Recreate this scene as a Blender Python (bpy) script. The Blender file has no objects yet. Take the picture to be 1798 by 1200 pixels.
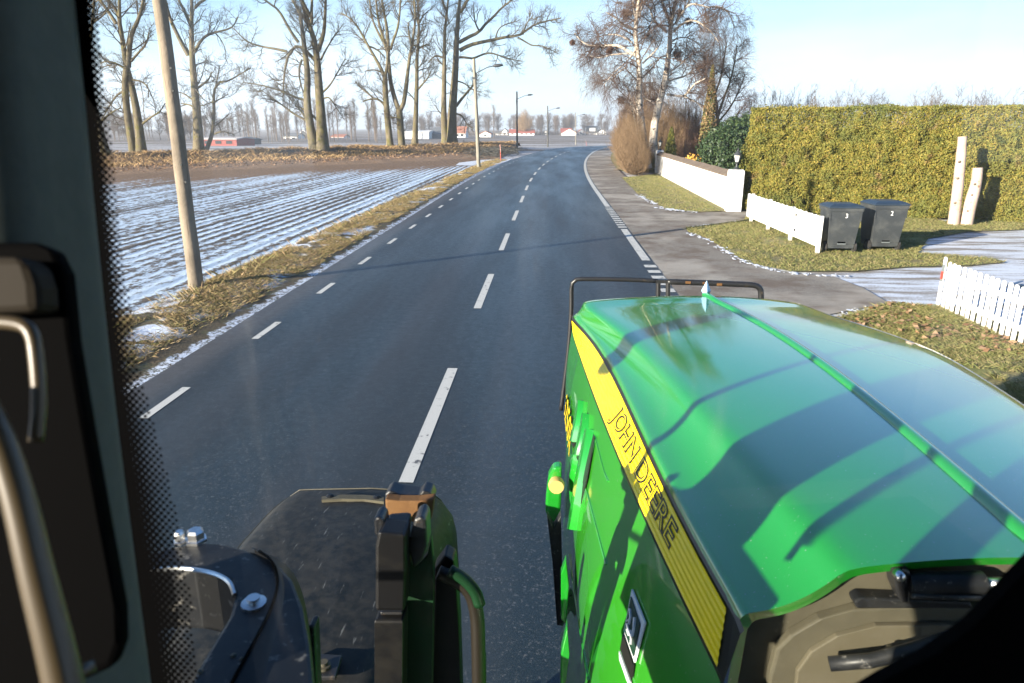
import bpy, bmesh, math, random
import numpy as np
from mathutils import Vector, Matrix
from mathutils.geometry import tessellate_polygon
SC = bpy.context.scene
COL = SC.collection
random.seed(7)
RNG = np.random.default_rng(11)
R_ = math.radians

# ------------------------------------------------------------------ camera, sky, sun, exposure
CF = 1240.0                                  # focal length in photo pixels (photo is 1798 wide)
PHI, TH = R_(3.05), math.atan(375/1240)
FW = np.array([-math.sin(PHI)*math.cos(TH), math.cos(PHI)*math.cos(TH), -math.sin(TH)])
RT = np.array([math.cos(PHI), math.sin(PHI), 0.0])
UP = np.cross(RT, FW)
C0 = np.array([0, 0, 3.0])
cam = bpy.data.cameras.new('camera')
cam.sensor_width = 36.0
cam.lens = CF/1798*36
cam.clip_start = 0.02
cam.clip_end = 6000
cam.dof.use_dof = True
cam.dof.focus_distance = 14.0
cam.dof.aperture_fstop = 9.5
camo = bpy.data.objects.new('camera', cam)
COL.objects.link(camo)
camo.matrix_world = Matrix(((RT[0], UP[0], -FW[0], 0), (RT[1], UP[1], -FW[1], 0), (RT[2], UP[2], -FW[2], 3.0), (0, 0, 0, 1)))
SC.camera = camo

SUN_EL = R_(13.0)
SUN_AZ = R_(230)                             # clockwise from +Y: behind and to the left
w = bpy.data.worlds.new('World')
SC.world = w
w.use_nodes = True
nt = w.node_tree
for n in list(nt.nodes):
    nt.nodes.remove(n)
def wn(t, **k):
    n = nt.nodes.new(t)
    for a, b in k.items():
        setattr(n, a, b)
    return n
wo = wn('ShaderNodeOutputWorld'); bg = wn('ShaderNodeBackground')
sky = wn('ShaderNodeTexSky', sky_type='NISHITA', sun_disc=False, sun_elevation=SUN_EL, sun_rotation=SUN_AZ,
         altitude=10, air_density=1.0, dust_density=0.0, ozone_density=3.0)
tc = wn('ShaderNodeTexCoord'); mp = wn('ShaderNodeMapping')
mp.inputs['Scale'].default_value = (1.2, 1.2, 5.0)
no = wn('ShaderNodeTexNoise'); no.inputs['Scale'].default_value = 2.2; no.inputs['Detail'].default_value = 7; no.inputs['Roughness'].default_value = .55
cr = wn('ShaderNodeValToRGB')
cr.color_ramp.elements[0].position = .27; cr.color_ramp.elements[0].color = (0, 0, 0, 1)
cr.color_ramp.elements[1].position = .66; cr.color_ramp.elements[1].color = (.92, .92, .92, 1)
mx = wn('ShaderNodeMix', data_type='RGBA')
nt.links.new(tc.outputs['Generated'], mp.inputs['Vector']); nt.links.new(mp.outputs[0], no.inputs['Vector'])
sx = wn('ShaderNodeSeparateXYZ'); hr = wn('ShaderNodeMapRange', interpolation_type='SMOOTHSTEP'); ad = wn('ShaderNodeMath', operation='MULTIPLY'); a2 = wn('ShaderNodeMath', operation='ADD', use_clamp=True)
nt.links.new(tc.outputs['Generated'], sx.inputs[0]); nt.links.new(sx.outputs[2], hr.inputs[0])
for i_, v_ in enumerate((.0, .26, 1.0, .0)): hr.inputs[i_+1].default_value = v_
h2 = wn('ShaderNodeMapRange', interpolation_type='SMOOTHSTEP'); nt.links.new(sx.outputs[2], h2.inputs[0])
for i_, v_ in enumerate((-.02, .23, .62, .0)): h2.inputs[i_+1].default_value = v_
nt.links.new(no.outputs['Fac'], cr.inputs[0]); nt.links.new(cr.outputs[0], ad.inputs[0]); nt.links.new(hr.outputs[0], ad.inputs[1])
nt.links.new(ad.outputs[0], a2.inputs[0]); nt.links.new(h2.outputs[0], a2.inputs[1]); nt.links.new(a2.outputs[0], mx.inputs['Factor'])
wb = wn('ShaderNodeMix', data_type='RGBA', blend_type='MULTIPLY'); wb.inputs[0].default_value = 1.0; wb.inputs[7].default_value = (.78, .96, 1.15, 1)
nt.links.new(sky.outputs[0], wb.inputs[6]); nt.links.new(wb.outputs[2], mx.inputs[6]); mx.inputs[7].default_value = (5.0, 5.95, 6.8, 1)
nt.links.new(mx.outputs[2], bg.inputs[0]); bg.inputs[1].default_value = 0.064
nt.links.new(bg.outputs[0], wo.inputs[0])
sl = bpy.data.lights.new('sun', 'SUN')
sl.energy = 5.0; sl.angle = R_(.5); sl.color = (1.0, .89, .74)
so = bpy.data.objects.new('sun', sl); COL.objects.link(so)
SDIR = Vector((math.sin(SUN_AZ)*math.cos(SUN_EL), math.cos(SUN_AZ)*math.cos(SUN_EL), math.sin(SUN_EL)))
so.rotation_euler = SDIR.to_track_quat('Z', 'Y').to_euler()
so.location = (-20, -20, 20)
SC.view_settings.view_transform = 'Standard'; SC.view_settings.look = 'None'
SC.view_settings.gamma = 1; SC.view_settings.use_curve_mapping = False
SC.view_settings.exposure = 1.9
SC.cycles.max_bounces = 8; SC.cycles.transparent_max_bounces = 16; SC.cycles.volume_bounces = 0
SC.cycles.use_denoising = True

# ------------------------------------------------------------------ geometry of the place
def ss(a, b, x):
    t = np.clip((x-a)/(b-a), 0, 1); return t*t*(3-2*t)
def zt(x, y): return -1.2*ss(100, 200, y)
def ray(px, py): return FW+RT*(px-899)/CF+UP*(600-py)/CF
def G(px, py):                               # ground point seen at a photo pixel
    d = ray(px, py); z = 0.0
    for _ in range(30):
        p = C0+d*(z-3)/d[2]; z = .5*z+.5*float(zt(p[0], p[1]))
    return C0+d*(z-3)/d[2]
def PY(px, py, y): d = ray(px, py); return C0+d*y/d[1]
def PZ(px, py, z): d = ray(px, py); return C0+d*(z-3)/d[2]
def PD(px, py, dep): return C0+ray(px, py)*dep
def bend(y): y = np.asarray(y, float); return np.where(y > 36, (y-36)**2/1080, 0.0)

# ------------------------------------------------------------------ object helpers
def tag(o, label=None, cat=None, group=None, kind=None):
    if label: o['label'] = label
    if cat: o['category'] = cat
    if group: o['group'] = group
    if kind: o['kind'] = kind
    return o
def empty(name, loc, label=None, cat=None, group=None, rz=0):
    o = bpy.data.objects.new(name, None); COL.objects.link(o)
    o.location = loc; o.rotation_euler = (0, 0, rz); o.empty_display_size = .2
    return tag(o, label, cat, group)
class MB:
    def __init__(s): s.v = []; s.f = []; s.n = 0
    def add(s, v, f):
        v = np.asarray(v, float).reshape(-1, 3); s.v.append(v)
        k = s.n
        for q in f: s.f.append([int(i)+k for i in q])
        s.n += len(v); return s
    def box(s, c, d, rz=0, taper=1.0, rx=0):
        x, y, z = d[0]/2, d[1]/2, d[2]/2
        v = np.array([(-x, -y, -z), (x, -y, -z), (x, y, -z), (-x, y, -z), (-x*taper, -y*taper, z), (x*taper, -y*taper, z), (x*taper, y*taper, z), (-x*taper, y*taper, z)])
        if rx: ca, sa = math.cos(rx), math.sin(rx); v = v@np.array([[1, 0, 0], [0, ca, -sa], [0, sa, ca]]).T
        if rz: ca, sa = math.cos(rz), math.sin(rz); v = v@np.array([[ca, -sa, 0], [sa, ca, 0], [0, 0, 1]]).T
        return s.add(v+np.array(c), [(0, 3, 2, 1), (4, 5, 6, 7), (0, 1, 5, 4), (1, 2, 6, 5), (2, 3, 7, 6), (3, 0, 4, 7)])
    def tube(s, pts, rad, sides=10, caps=True):
        pts = np.asarray(pts, float); n = len(pts)
        rad = np.full(n, rad, float) if np.isscalar(rad) else np.asarray(rad, float)
        v, f = tubes(pts[None], rad[None], sides)
        s.add(v, f)
        if caps:
            k = s.n-n*sides
            s.f.append([k+i for i in range(sides)][::-1]); s.f.append([k+(n-1)*sides+i for i in range(sides)])
        return s
    def lathe(s, prof, c=(0, 0, 0), sides=20, axis='z'):
        v = []; f = []
        for r, z in prof:
            for i in range(sides):
                a = 2*math.pi*i/sides; p = (r*math.cos(a), r*math.sin(a), z)
                if axis == 'x': p = (p[2], p[0], p[1])
                if axis == 'y': p = (p[0], p[2], p[1])
                v.append(p)
        for j in range(len(prof)-1):
            for i in range(sides):
                f.append((j*sides+i, j*sides+(i+1) % sides, (j+1)*sides+(i+1) % sides, (j+1)*sides+i))
        f.append(tuple(range(sides))[::-1]); f.append(tuple((len(prof)-1)*sides+i for i in range(sides)))
        return s.add(np.array(v)+np.array(c), f)
    def grid(s, P, closed=False):
        P = np.asarray(P, float); m, n = P.shape[:2]
        return s.add(P.reshape(-1, 3), [(i*n+j, i*n+j+1, (i+1)*n+j+1, (i+1)*n+j) for i in range(m-1) for j in range(n-1)])
    def prism(s, poly, vec):                  # polygon (3-D points) swept along a vector
        P = np.asarray(poly, float); n = len(P); V = np.asarray(vec, float)
        tri = tessellate_polygon([[Vector(p) for p in P]])
        f = [tuple(t) for t in tri]+[tuple(i+n for i in t[::-1]) for t in tri]
        f += [(i, (i+1) % n, (i+1) % n+n, i+n) for i in range(n)]
        return s.add(np.vstack([P, P+V]), f)
    def build(s, name, m, parent=None, smooth=False, bevel=0, sub=0, solid=0, angle=None):
        me = bpy.data.meshes.new(name)
        me.from_pydata(np.vstack(s.v).tolist(), [], s.f)
        o = bpy.data.objects.new(name, me); COL.objects.link(o)
        bm = bmesh.new(); bm.from_mesh(me); bmesh.ops.recalc_face_normals(bm, faces=bm.faces) if not solid else None
        if smooth == 'auto':
            for e in bm.edges:
                if len(e.link_faces) == 2 and e.calc_face_angle(0) > R_(35): e.smooth = False
        for fc in bm.faces: fc.smooth = bool(smooth)
        bm.to_mesh(me); bm.free()
        for q in (m if isinstance(m, (list, tuple)) else [m]): me.materials.append(q)
        if solid:
            d = o.modifiers.new('solid', 'SOLIDIFY'); d.thickness = solid; d.offset = -1
        if bevel:
            b = o.modifiers.new('bevel', 'BEVEL'); b.width = bevel; b.segments = 2; b.limit_method = 'ANGLE'
        if sub:
            d = o.modifiers.new('sub', 'SUBSURF'); d.levels = d.render_levels = sub
        if parent: attach(o, parent)
        return o
def attach(o, parent):
    o.parent = parent
    if parent.type == 'EMPTY' or parent.location.length > 0:
        M = Matrix.Translation(parent.location) @ parent.rotation_euler.to_matrix().to_4x4()
        par = parent
        while par.parent:
            par = par.parent
            M = Matrix.Translation(par.location) @ par.rotation_euler.to_matrix().to_4x4() @ M
        o.matrix_parent_inverse = M.inverted()
    return o
def raw(name, V, F, m, parent=None, smooth=False):   # fast mesh from numpy arrays (all faces same size)
    me = bpy.data.meshes.new(name); V = np.asarray(V, np.float32); F = np.asarray(F, np.int32); k = F.shape[1]
    me.vertices.add(len(V)); me.vertices.foreach_set('co', V.ravel())
    me.loops.add(F.size); me.loops.foreach_set('vertex_index', F.ravel())
    me.polygons.add(len(F)); me.polygons.foreach_set('loop_start', np.arange(0, F.size, k, dtype=np.int32))
    me.polygons.foreach_set('loop_total', np.full(len(F), k, np.int32))
    if smooth: me.polygons.foreach_set('use_smooth', np.ones(len(F), bool))
    me.update(calc_edges=True); me.validate()
    me.materials.append(m)
    o = bpy.data.objects.new(name, me); COL.objects.link(o)
    if parent: attach(o, parent)
    return o
def tubes(P, Rd, sides):                      # P (B,n,3), Rd (B,n) -> verts, quads
    B, n, _ = P.shape
    T = np.gradient(P, axis=1); T /= np.linalg.norm(T, axis=2, keepdims=True)+1e-9
    mean = T.mean(1); ref = np.where(np.abs(mean[:, 2:3]) > .8, np.array([[1., .13, 0]]), np.array([[0, .1, 1.]]))[:, None, :]
    U = np.cross(T, np.broadcast_to(ref, T.shape)); U /= np.linalg.norm(U, axis=2, keepdims=True)+1e-9
    W = np.cross(T, U)
    a = np.arange(sides)*2*math.pi/sides
    V = P[:, :, None, :]+Rd[:, :, None, None]*(np.cos(a)[None, None, :, None]*U[:, :, None, :]+np.sin(a)[None, None, :, None]*W[:, :, None, :])
    b = (np.arange(B)*n*sides)[:, None, None]; j = (np.arange(n-1)*sides)[None, :, None]; i = np.arange(sides)[None, None, :]; i2 = (i+1) % sides
    F = np.stack([b+j+i, b+j+i2, b+j+sides+i2, b+j+sides+i], -1).reshape(-1, 4)
    return V.reshape(-1, 3), F
def copy_thing(o, label=None):
    c = o.copy(); COL.objects.link(c)
    for ch in list(o.children):
        d = ch.copy(); COL.objects.link(d); d.parent = c
        for g in list(ch.children):
            e = g.copy(); COL.objects.link(e); e.parent = d
    if label: c['label'] = label
    return c

# ------------------------------------------------------------------ materials
def mat(name, col, rough=.7, spec=.5, noise=None, bump=None, metal=0, coat=0, isl=None, coatr=.03):
    """noise=(scale, colour2, lo, hi) mixes a second colour by noise; bump=(scale, strength, distance); isl=list of colours per loose piece"""
    m = bpy.data.materials.new(name); m.use_nodes = True; t = m.node_tree; b = t.nodes['Principled BSDF']
    b.inputs['Base Color'].default_value = (*col, 1); b.inputs['Roughness'].default_value = rough
    b.inputs['Specular IOR Level'].default_value = spec; b.inputs['Metallic'].default_value = metal
    if coat: b.inputs['Coat Weight'].default_value = coat; b.inputs['Coat Roughness'].default_value = coatr
    out = None
    if isl:
        g = t.nodes.new('ShaderNodeNewGeometry'); r = t.nodes.new('ShaderNodeValToRGB'); e = r.color_ramp.elements
        e[0].color = (*isl[0], 1); e[1].color = (*isl[-1], 1)
        for k in range(1, len(isl)-1):
            q = e.new(k/(len(isl)-1)); q.color = (*isl[k], 1)
        t.links.new(g.outputs['Random Per Island'], r.inputs[0]); out = r.outputs[0]
    for nz in ([noise] if noise and not isinstance(noise, list) else (noise or [])):
        c = t.nodes.new('ShaderNodeTexCoord'); n = t.nodes.new('ShaderNodeTexNoise'); n.inputs['Scale'].default_value = nz[0]
        n.inputs['Detail'].default_value = 6; n.inputs['Roughness'].default_value = .62
        if len(nz) > 4:
            mpn = t.nodes.new('ShaderNodeMapping'); mpn.inputs['Scale'].default_value = nz[4]
            t.links.new(c.outputs['Object'], mpn.inputs[0]); t.links.new(mpn.outputs[0], n.inputs['Vector'])
        else: t.links.new(c.outputs['Object'], n.inputs['Vector'])
        r = t.nodes.new('ShaderNodeMapRange'); r.inputs[1].default_value = nz[2]; r.inputs[2].default_value = nz[3]
        x = t.nodes.new('ShaderNodeMix'); x.data_type = 'RGBA'
        t.links.new(n.outputs['Fac'], r.inputs[0]); t.links.new(r.outputs[0], x.inputs[0])
        if out is None: x.inputs[6].default_value = (*col, 1)
        else: t.links.new(out, x.inputs[6])
        x.inputs[7].default_value = (*nz[1], 1); out = x.outputs[2]
    if out is not None: t.links.new(out, b.inputs['Base Color'])
    if bump:
        c = t.nodes.new('ShaderNodeTexCoord'); n = t.nodes.new('ShaderNodeTexNoise'); n.inputs['Scale'].default_value = bump[0]
        n.inputs['Detail'].default_value = 5
        t.links.new(c.outputs['Object'], n.inputs['Vector'])
        u = t.nodes.new('ShaderNodeBump'); u.inputs['Strength'].default_value = bump[1]; u.inputs['Distance'].default_value = bump[2]
        t.links.new(n.outputs['Fac'], u.inputs['Height']); t.links.new(u.outputs[0], b.inputs['Normal'])
    return m
class NT:                                     # small node helper for the larger materials
    def __init__(s, name):
        s.m = bpy.data.materials.new(name); s.m.use_nodes = True; s.t = s.m.node_tree; s.b = s.t.nodes['Principled BSDF']
        s.co = s.t.nodes.new('ShaderNodeTexCoord').outputs['Object']
    def n(s, ty, **k):
        q = s.t.nodes.new(ty)
        for a, b in k.items(): setattr(q, a, b)
        return q
    def put(s, sock, val):
        if hasattr(val, 'links') or isinstance(val, bpy.types.NodeSocket): s.t.links.new(val, sock)
        else: sock.default_value = val if not isinstance(val, tuple) or len(val) != 3 or sock.type != 'RGBA' else (*val, 1)
    def noise(s, scale, detail=5, rough=.6, vec=None, sc=None):
        v = vec or s.co
        if sc:
            mpn = s.n('ShaderNodeMapping'); mpn.inputs['Scale'].default_value = sc; s.t.links.new(v, mpn.inputs[0]); v = mpn.outputs[0]
        q = s.n('ShaderNodeTexNoise'); q.inputs['Scale'].default_value = scale; q.inputs['Detail'].default_value = detail; q.inputs['Roughness'].default_value = rough
        s.t.links.new(v, q.inputs['Vector']); return q.outputs['Fac']
    def rng(s, v, a, b, c=0., d=1.):
        q = s.n('ShaderNodeMapRange', interpolation_type='SMOOTHSTEP'); s.put(q.inputs[0], v)
        for i, x in enumerate((a, b, c, d)): q.inputs[i+1].default_value = x
        return q.outputs[0]
    def math(s, op, a, b=0.):
        q = s.n('ShaderNodeMath', operation=op); s.put(q.inputs[0], a); s.put(q.inputs[1], b); return q.outputs[0]
    def mix(s, f, a, b):
        q = s.n('ShaderNodeMix', data_type='RGBA'); s.put(q.inputs[0], f); s.put(q.inputs[6], a); s.put(q.inputs[7], b); return q.outputs[2]
    def xyz(s):
        q = s.n('ShaderNodeSeparateXYZ'); s.t.links.new(s.co, q.inputs[0]); return q.outputs
    def bump(s, h, st, dist):
        q = s.n('ShaderNodeBump'); q.inputs['Strength'].default_value = st; q.inputs['Distance'].default_value = dist
        s.t.links.new(h, q.inputs['Height']); s.t.links.new(q.outputs[0], s.b.inputs['Normal'])
    def col(s, c): s.put(s.b.inputs['Base Color'], c)
    def rough(s, c): s.put(s.b.inputs['Roughness'], c)

# asphalt
q = NT('road_asphalt'); fine = q.noise(90, 3, .7); mid = q.noise(9, 4); big = q.noise(.5, 4, .6, sc=(1, .12, 1)); X = q.xyz()
ag = q.noise(38, 4, .75)
a = q.mix(q.rng(fine, .40, .66), (.009, .017, .020), (.026, .038, .042)); a = q.mix(q.rng(ag, .56, .66, 0, .9), a, (.115, .12, .122))
trk = q.math('MULTIPLY', q.rng(q.math('COSINE', q.math('MULTIPLY', q.math('ADD', X[0], -.42), 2*math.pi/1.68)), .0, -1.0), q.rng(q.noise(.8, 3, .5, sc=(1, .05, 1)), .3, .7))
a = q.mix(q.math('MULTIPLY', trk, .45), a, (.052, .056, .06))
a = q.mix(q.rng(big, .45, .68, 0, .5), a, (.024, .022, .021))
edge = q.math('ADD', X[0], q.math('MULTIPLY', big, .5))
a = q.mix(q.rng(edge, -4.0, -4.5, 0, .65), a, (.085, .072, .06))
q.col(a); q.rough(q.rng(q.math('ADD', q.math('MULTIPLY', big, .7), q.math('MULTIPLY', mid, .3)), .35, .65, .34, .52)); q.bump(fine, .5, .006)
q.b.inputs['Specular IOR Level'].default_value = .55
M_road = q.m
q = NT('path_asphalt'); fine = q.noise(70, 3, .7); big = q.noise(1.3, 6, .65); b2 = q.noise(.35, 4)
a = q.mix(q.rng(fine, .4, .65), (.13, .112, .09), (.34, .30, .245))
a = q.mix(q.rng(big, .42, .62, 0, .85), a, (.125, .088, .060)); a = q.mix(q.rng(b2, .46, .62, 0, .7), a, (.40, .36, .30))
q.col(a); q.rough(.8); q.bump(fine, .4, .006); M_path = q.m
def road_paint(name, lo, hi):
    q = NT(name); n1 = q.noise(7, 6, .7); n2 = q.noise(60, 3)
    q.col(q.mix(q.rng(n1, lo, hi), (.50, .495, .46), (.09, .095, .10))); q.rough(.75); q.bump(n2, .3, .003); return q.m
M_paint = road_paint('white_road_paint', .59, .67); M_paint2 = road_paint('worn_road_paint', .50, .72)
# the snowed furrows of the field
q = NT('snowy_field'); X = q.xyz()
wob = q.noise(.35, 3); clod = q.noise(3.2, 6, .7, sc=(1.6, .7, 1)); fine = q.noise(22, 4, .7); big = q.noise(.10, 4, .55); wid = q.noise(.6, 3, .5, sc=(1, .06, 1))
ph = q.math('ADD', q.math('MULTIPLY', X[0], 2*math.pi/.46), q.math('MULTIPLY', wob, 3.2))
rowv = q.math('SINE', ph)
far = q.rng(X[0], -9, -17, .0, 1.); rowv = q.math('MULTIPLY', rowv, q.math('MULTIPLY', q.rng(far, 0, 1, 1.0, .42), q.rng(q.noise(.28, 3, .6, sc=(1, .25, 1)), .3, .65, .35, 1.25)))
h = q.math('ADD', q.math('MULTIPLY', rowv, .20), q.math('MULTIPLY', clod, .62)); h = q.math('ADD', h, q.math('MULTIPLY', fine, .25))
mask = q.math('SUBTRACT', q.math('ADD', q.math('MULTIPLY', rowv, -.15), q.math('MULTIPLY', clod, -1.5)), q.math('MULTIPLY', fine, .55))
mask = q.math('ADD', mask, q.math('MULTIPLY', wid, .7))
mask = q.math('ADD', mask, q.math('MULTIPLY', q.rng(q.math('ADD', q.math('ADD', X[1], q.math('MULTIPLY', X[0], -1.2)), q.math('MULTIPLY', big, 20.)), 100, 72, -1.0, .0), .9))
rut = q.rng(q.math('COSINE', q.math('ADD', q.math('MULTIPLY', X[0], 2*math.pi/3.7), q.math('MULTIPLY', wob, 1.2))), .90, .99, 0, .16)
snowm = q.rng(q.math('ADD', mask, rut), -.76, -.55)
soil = q.mix(q.rng(q.math('ADD', q.math('MULTIPLY', fine, .5), q.math('MULTIPLY', clod, .5)), .38, .62), (.075, .043, .022), (.25, .145, .072)); soil = q.mix(q.rng(q.noise(11, 4, .7), .60, .68, 0, .7), soil, (.40, .29, .17))
eb = q.rng(q.math('ADD', q.math('ADD', X[1], q.math('MULTIPLY', X[0], -1.2)), q.math('MULTIPLY', big, 20.)), 64, 84)
soil = q.mix(eb, q.mix(q.rng(clod, .4, .62), (.034, .029, .026), (.095, .075, .058)), soil)
q.col(q.mix(snowm, soil, (.46, .575, .71))); q.rough(.85); q.bump(h, 1.0, .13); M_field = q.m  # snow colour darkened and blued to carry the shade of the hollows
# brown headland with leaf litter
q = NT('headland_soil'); n1 = q.noise(5, 6, .7); n2 = q.noise(.6, 5); n3 = q.noise(24, 4, .7); X = q.xyz()
a = q.mix(q.rng(n1, .36, .64), (.11, .066, .038), (.33, .205, .115)); a = q.mix(q.rng(n2, .48, .62, 0, .6), a, (.21, .125, .07))
a = q.mix(q.rng(n3, .60, .68, 0, .8), a, (.50, .38, .25)); q.col(a); q.rough(.95); q.bump(q.math('ADD', n1, q.math('MULTIPLY', n3, .5)), .9, .09); M_soil = q.m
# verge soil with snow crust beside the asphalt
q = NT('verge_soil'); n1 = q.noise(2.2, 5, .65); n2 = q.noise(.55, 4); n3 = q.noise(26, 4, .7); X = q.xyz()
a = q.mix(q.rng(n3, .36, .64), (.052, .040, .022), (.14, .10, .05)); a = q.mix(q.rng(n1, .45, .6, 0, .6), a, (.085, .095, .03))
edge = q.math('ADD', X[0], q.math('MULTIPLY', q.math('SUBTRACT', n1, .5), .8))
e1 = q.math('MULTIPLY', q.rng(edge, -5.13, -5.05), q.rng(q.math('ADD', q.math('MULTIPLY', n3, .6), q.math('MULTIPLY', q.noise(5, 5, .7), .4)), .455, .52))
p1 = q.rng(q.math('ADD', n2, q.math('MULTIPLY', n1, .35)), .66, .72)
p2 = q.math('MULTIPLY', p1, q.rng(edge, -5.2, -5.6))
q.col(q.mix(q.math('MAXIMUM', e1, p2), a, (.66, .71, .79))); q.rough(.9); q.bump(n3, .7, .03); M_verge = q.m
# lawn soil, icy yard
q = NT('lawn_soil'); n1 = q.noise(1.4, 5, .6); n3 = q.noise(30, 4, .7)
a = q.mix(q.rng(n3, .35, .66), (.11, .10, .04), (.28, .23, .09)); a = q.mix(q.rng(n1, .45, .62, 0, .8), a, (.15, .17, .045)); q.col(a); q.rough(.95); q.bump(n3, .8, .03); M_lawn = q.m
q = NT('icy_gravel'); n1 = q.noise(.9, 6, .65, sc=(.5, 2.4, 1)); n3 = q.noise(26, 4, .7)
sn = q.rng(q.math('ADD', n1, q.math('MULTIPLY', n3, .3)), .53, .74)
q.col(q.mix(sn, (.24, .21, .175), (.66, .70, .77))); q.rough(q.rng(sn, 0, 1, .8, .5)); q.bump(n3, .5, .015); M_ice = q.m
q = NT('far_ground'); n1 = q.noise(.05, 6, .6, sc=(.6, 1.6, 1)); n2 = q.noise(1.6, 6, .7); n4 = q.noise(.02, 3, .5, sc=(.3, 1.4, 1)); X = q.xyz()
a = q.mix(q.rng(n2, .35, .65), (.085, .062, .048), (.18, .145, .115))
fr = q.math('ADD', q.math('MULTIPLY', n1, .7), q.math('MULTIPLY', n2, .45))
near = q.rng(q.math('ADD', X[1], q.math('MULTIPLY', n4, 160.)), 330, 230, 0, .10)
a = q.mix(q.rng(q.math('ADD', fr, near), .57, .74, 0, .6), a, (.60, .61, .64)); q.col(a); q.rough(.95); q.bump(n2, .6, .05); M_far = q.m
M_snow = mat('snow', (.66, .70, .77), .6, noise=[(9, (.38, .35, .30), .50, .66), (40, (.25, .22, .17), .60, .72)], bump=(20, .6, .03))
M_verge_grass = mat('verge_grass', (.2, .15, .06), .8, .2, isl=[(.15, .11, .05), (.34, .235, .125), (.16, .17, .05), (.44, .32, .18), (.22, .135, .075), (.13, .145, .045), (.29, .19, .105), (.19, .18, .06)])
M_lawn_grass = mat('lawn_grass', (.2, .17, .06), .8, .2, isl=[(.10, .135, .035), (.23, .19, .085), (.13, .165, .042), (.31, .24, .12), (.15, .17, .048)])
M_straw = mat('dry_grass', (.3, .2, .1), .85, .2, isl=[(.30, .19, .085), (.40, .27, .13), (.22, .13, .06), (.46, .33, .17)])
M_leaf = mat('fallen_leaf', (.3, .18, .09), .8, .2, isl=[(.22, .125, .065), (.16, .085, .042), (.32, .21, .125), (.12, .065, .034)])
# bark and twigs
M_bark = mat('poplar_bark', (.115, .095, .058), .9, .2, noise=[(1.2, (.18, .15, .10), .42, .62, (1, 1, .35)), (2.2, (.12, .11, .032), .50, .66), (7, (.065, .05, .035), .56, .68, (1.5, 1.5, .25))], bump=(9, .9, .06))
M_twig = mat('poplar_twig', (.072, .057, .040), .9, .2, noise=(.5, (.12, .095, .055), .4, .65))
M_birch = mat('birch_bark', (.60, .52, .43), .8, .3, noise=[(1.5, (.36, .28, .20), .45, .65), (5, (.05, .038, .03), .57, .64, (.6, .6, 1.6))], bump=(9, .7, .03))
M_btwig = mat('birch_twig', (.085, .055, .045), .9, .2, noise=(.5, (.14, .095, .068), .4, .65))
M_brown = mat('brown_twig', (.22, .125, .06), .9, .2, isl=[(.105, .07, .042), (.20, .135, .08), (.25, .17, .10), (.14, .088, .05)])
M_redtwig = mat('reddish_twig', (.18, .09, .06), .9, .2, isl=[(.095, .055, .042), (.16, .09, .063), (.125, .08, .062)])
M_fartwig = mat('grey_twig', (.12, .095, .08), .95, .1, noise=(.3, (.17, .135, .105), .4, .6))
M_hedge = mat('hedge_leaf', (.2, .17, .03), .7, .25, isl=[(.085, .10, .02), (.20, .17, .03), (.12, .13, .022), (.29, .22, .038), (.09, .105, .02), (.23, .16, .034), (.145, .145, .027)], noise=[(.7, (.10, .115, .028), .48, .66), (1.8, (.20, .125, .05), .60, .72), (3.2, (.045, .058, .014), .56, .68)])  # last noise paints shaded hollows into the leaf colour
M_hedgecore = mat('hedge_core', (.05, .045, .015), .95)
M_ever = mat('evergreen_leaf', (.04, .07, .02), .55, .4, isl=[(.014, .032, .012), (.034, .062, .018), (.022, .046, .017), (.06, .085, .022)])
M_thuja = mat('thuja_leaf', (.12, .12, .02), .7, .3, isl=[(.09, .10, .018), (.16, .155, .025), (.06, .075, .015), (.20, .17, .03)])
M_ivy = mat('ivy_leaf', (.12, .1, .03), .7, .3, isl=[(.07, .085, .02), (.18, .10, .05), (.10, .11, .025), (.22, .13, .065)])
M_yellow = mat('yellow_leaf', (.6, .36, .06), .7, .3, isl=[(.60, .36, .06), (.5, .25, .05), (.68, .45, .10)])
# built things
M_pole = mat('weathered_wood', (.26, .21, .155), .9, .2, noise=[(1.5, (.17, .14, .105), .4, .65), (14, (.13, .095, .07), .56, .72, (2, 2, .12)), (1.3, (.10, .08, .06), .66, .74)], bump=(22, .6, .012))
M_pole2 = mat('grey_pole_wood', (.27, .25, .20), .9, .2, noise=(6, (.17, .155, .125), .4, .65, (1, 1, .2)))
M_darkpole = mat('tarred_pole', (.06, .06, .055), .85, .3, noise=(4, (.11, .105, .09), .45, .65))
def white(name, c1, c2, zd):
    q = NT(name); n1 = q.noise(1.6, 6, .65); n2 = q.noise(9, 5, .7, sc=(1, 1, .25)); X = q.xyz()
    a = q.mix(q.rng(n1, .45, .7), c1, c2)
    a = q.mix(q.math('MULTIPLY', q.rng(q.math('ADD', X[2], q.math('MULTIPLY', n2, .5)), zd+.32, zd+.10), .75), a, (.30, .26, .17))
    a = q.mix(q.rng(n2, .62, .74, 0, .35), a, (.42, .42, .34)); q.col(a); q.rough(.7); q.bump(q.noise(30, 4), .25, .008); return q.m
M_white = white('white_paint', (.74, .73, .70), (.62, .61, .56), .12); M_render = white('white_render', (.76, .75, .73), (.64, .62, .58), .05)
M_coping = mat('brown_coping', (.12, .09, .07), .85, .3, noise=(3, (.17, .135, .10), .42, .62), bump=(14, .4, .01))
M_iron = mat('black_iron', (.03, .034, .038), .5, .5, noise=(12, (.055, .058, .06), .45, .65))
M_lampglass = mat('lantern_glass', (.55, .55, .52), .2, .6)
M_gate = mat('grey_gate', (.055, .065, .075), .6, .4, noise=(4, (.08, .09, .10), .45, .65))
M_bin = mat('bin_plastic', (.036, .04, .042), .48, .5, noise=(3, (.07, .073, .07), .48, .68), bump=(25, .15, .004))
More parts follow.
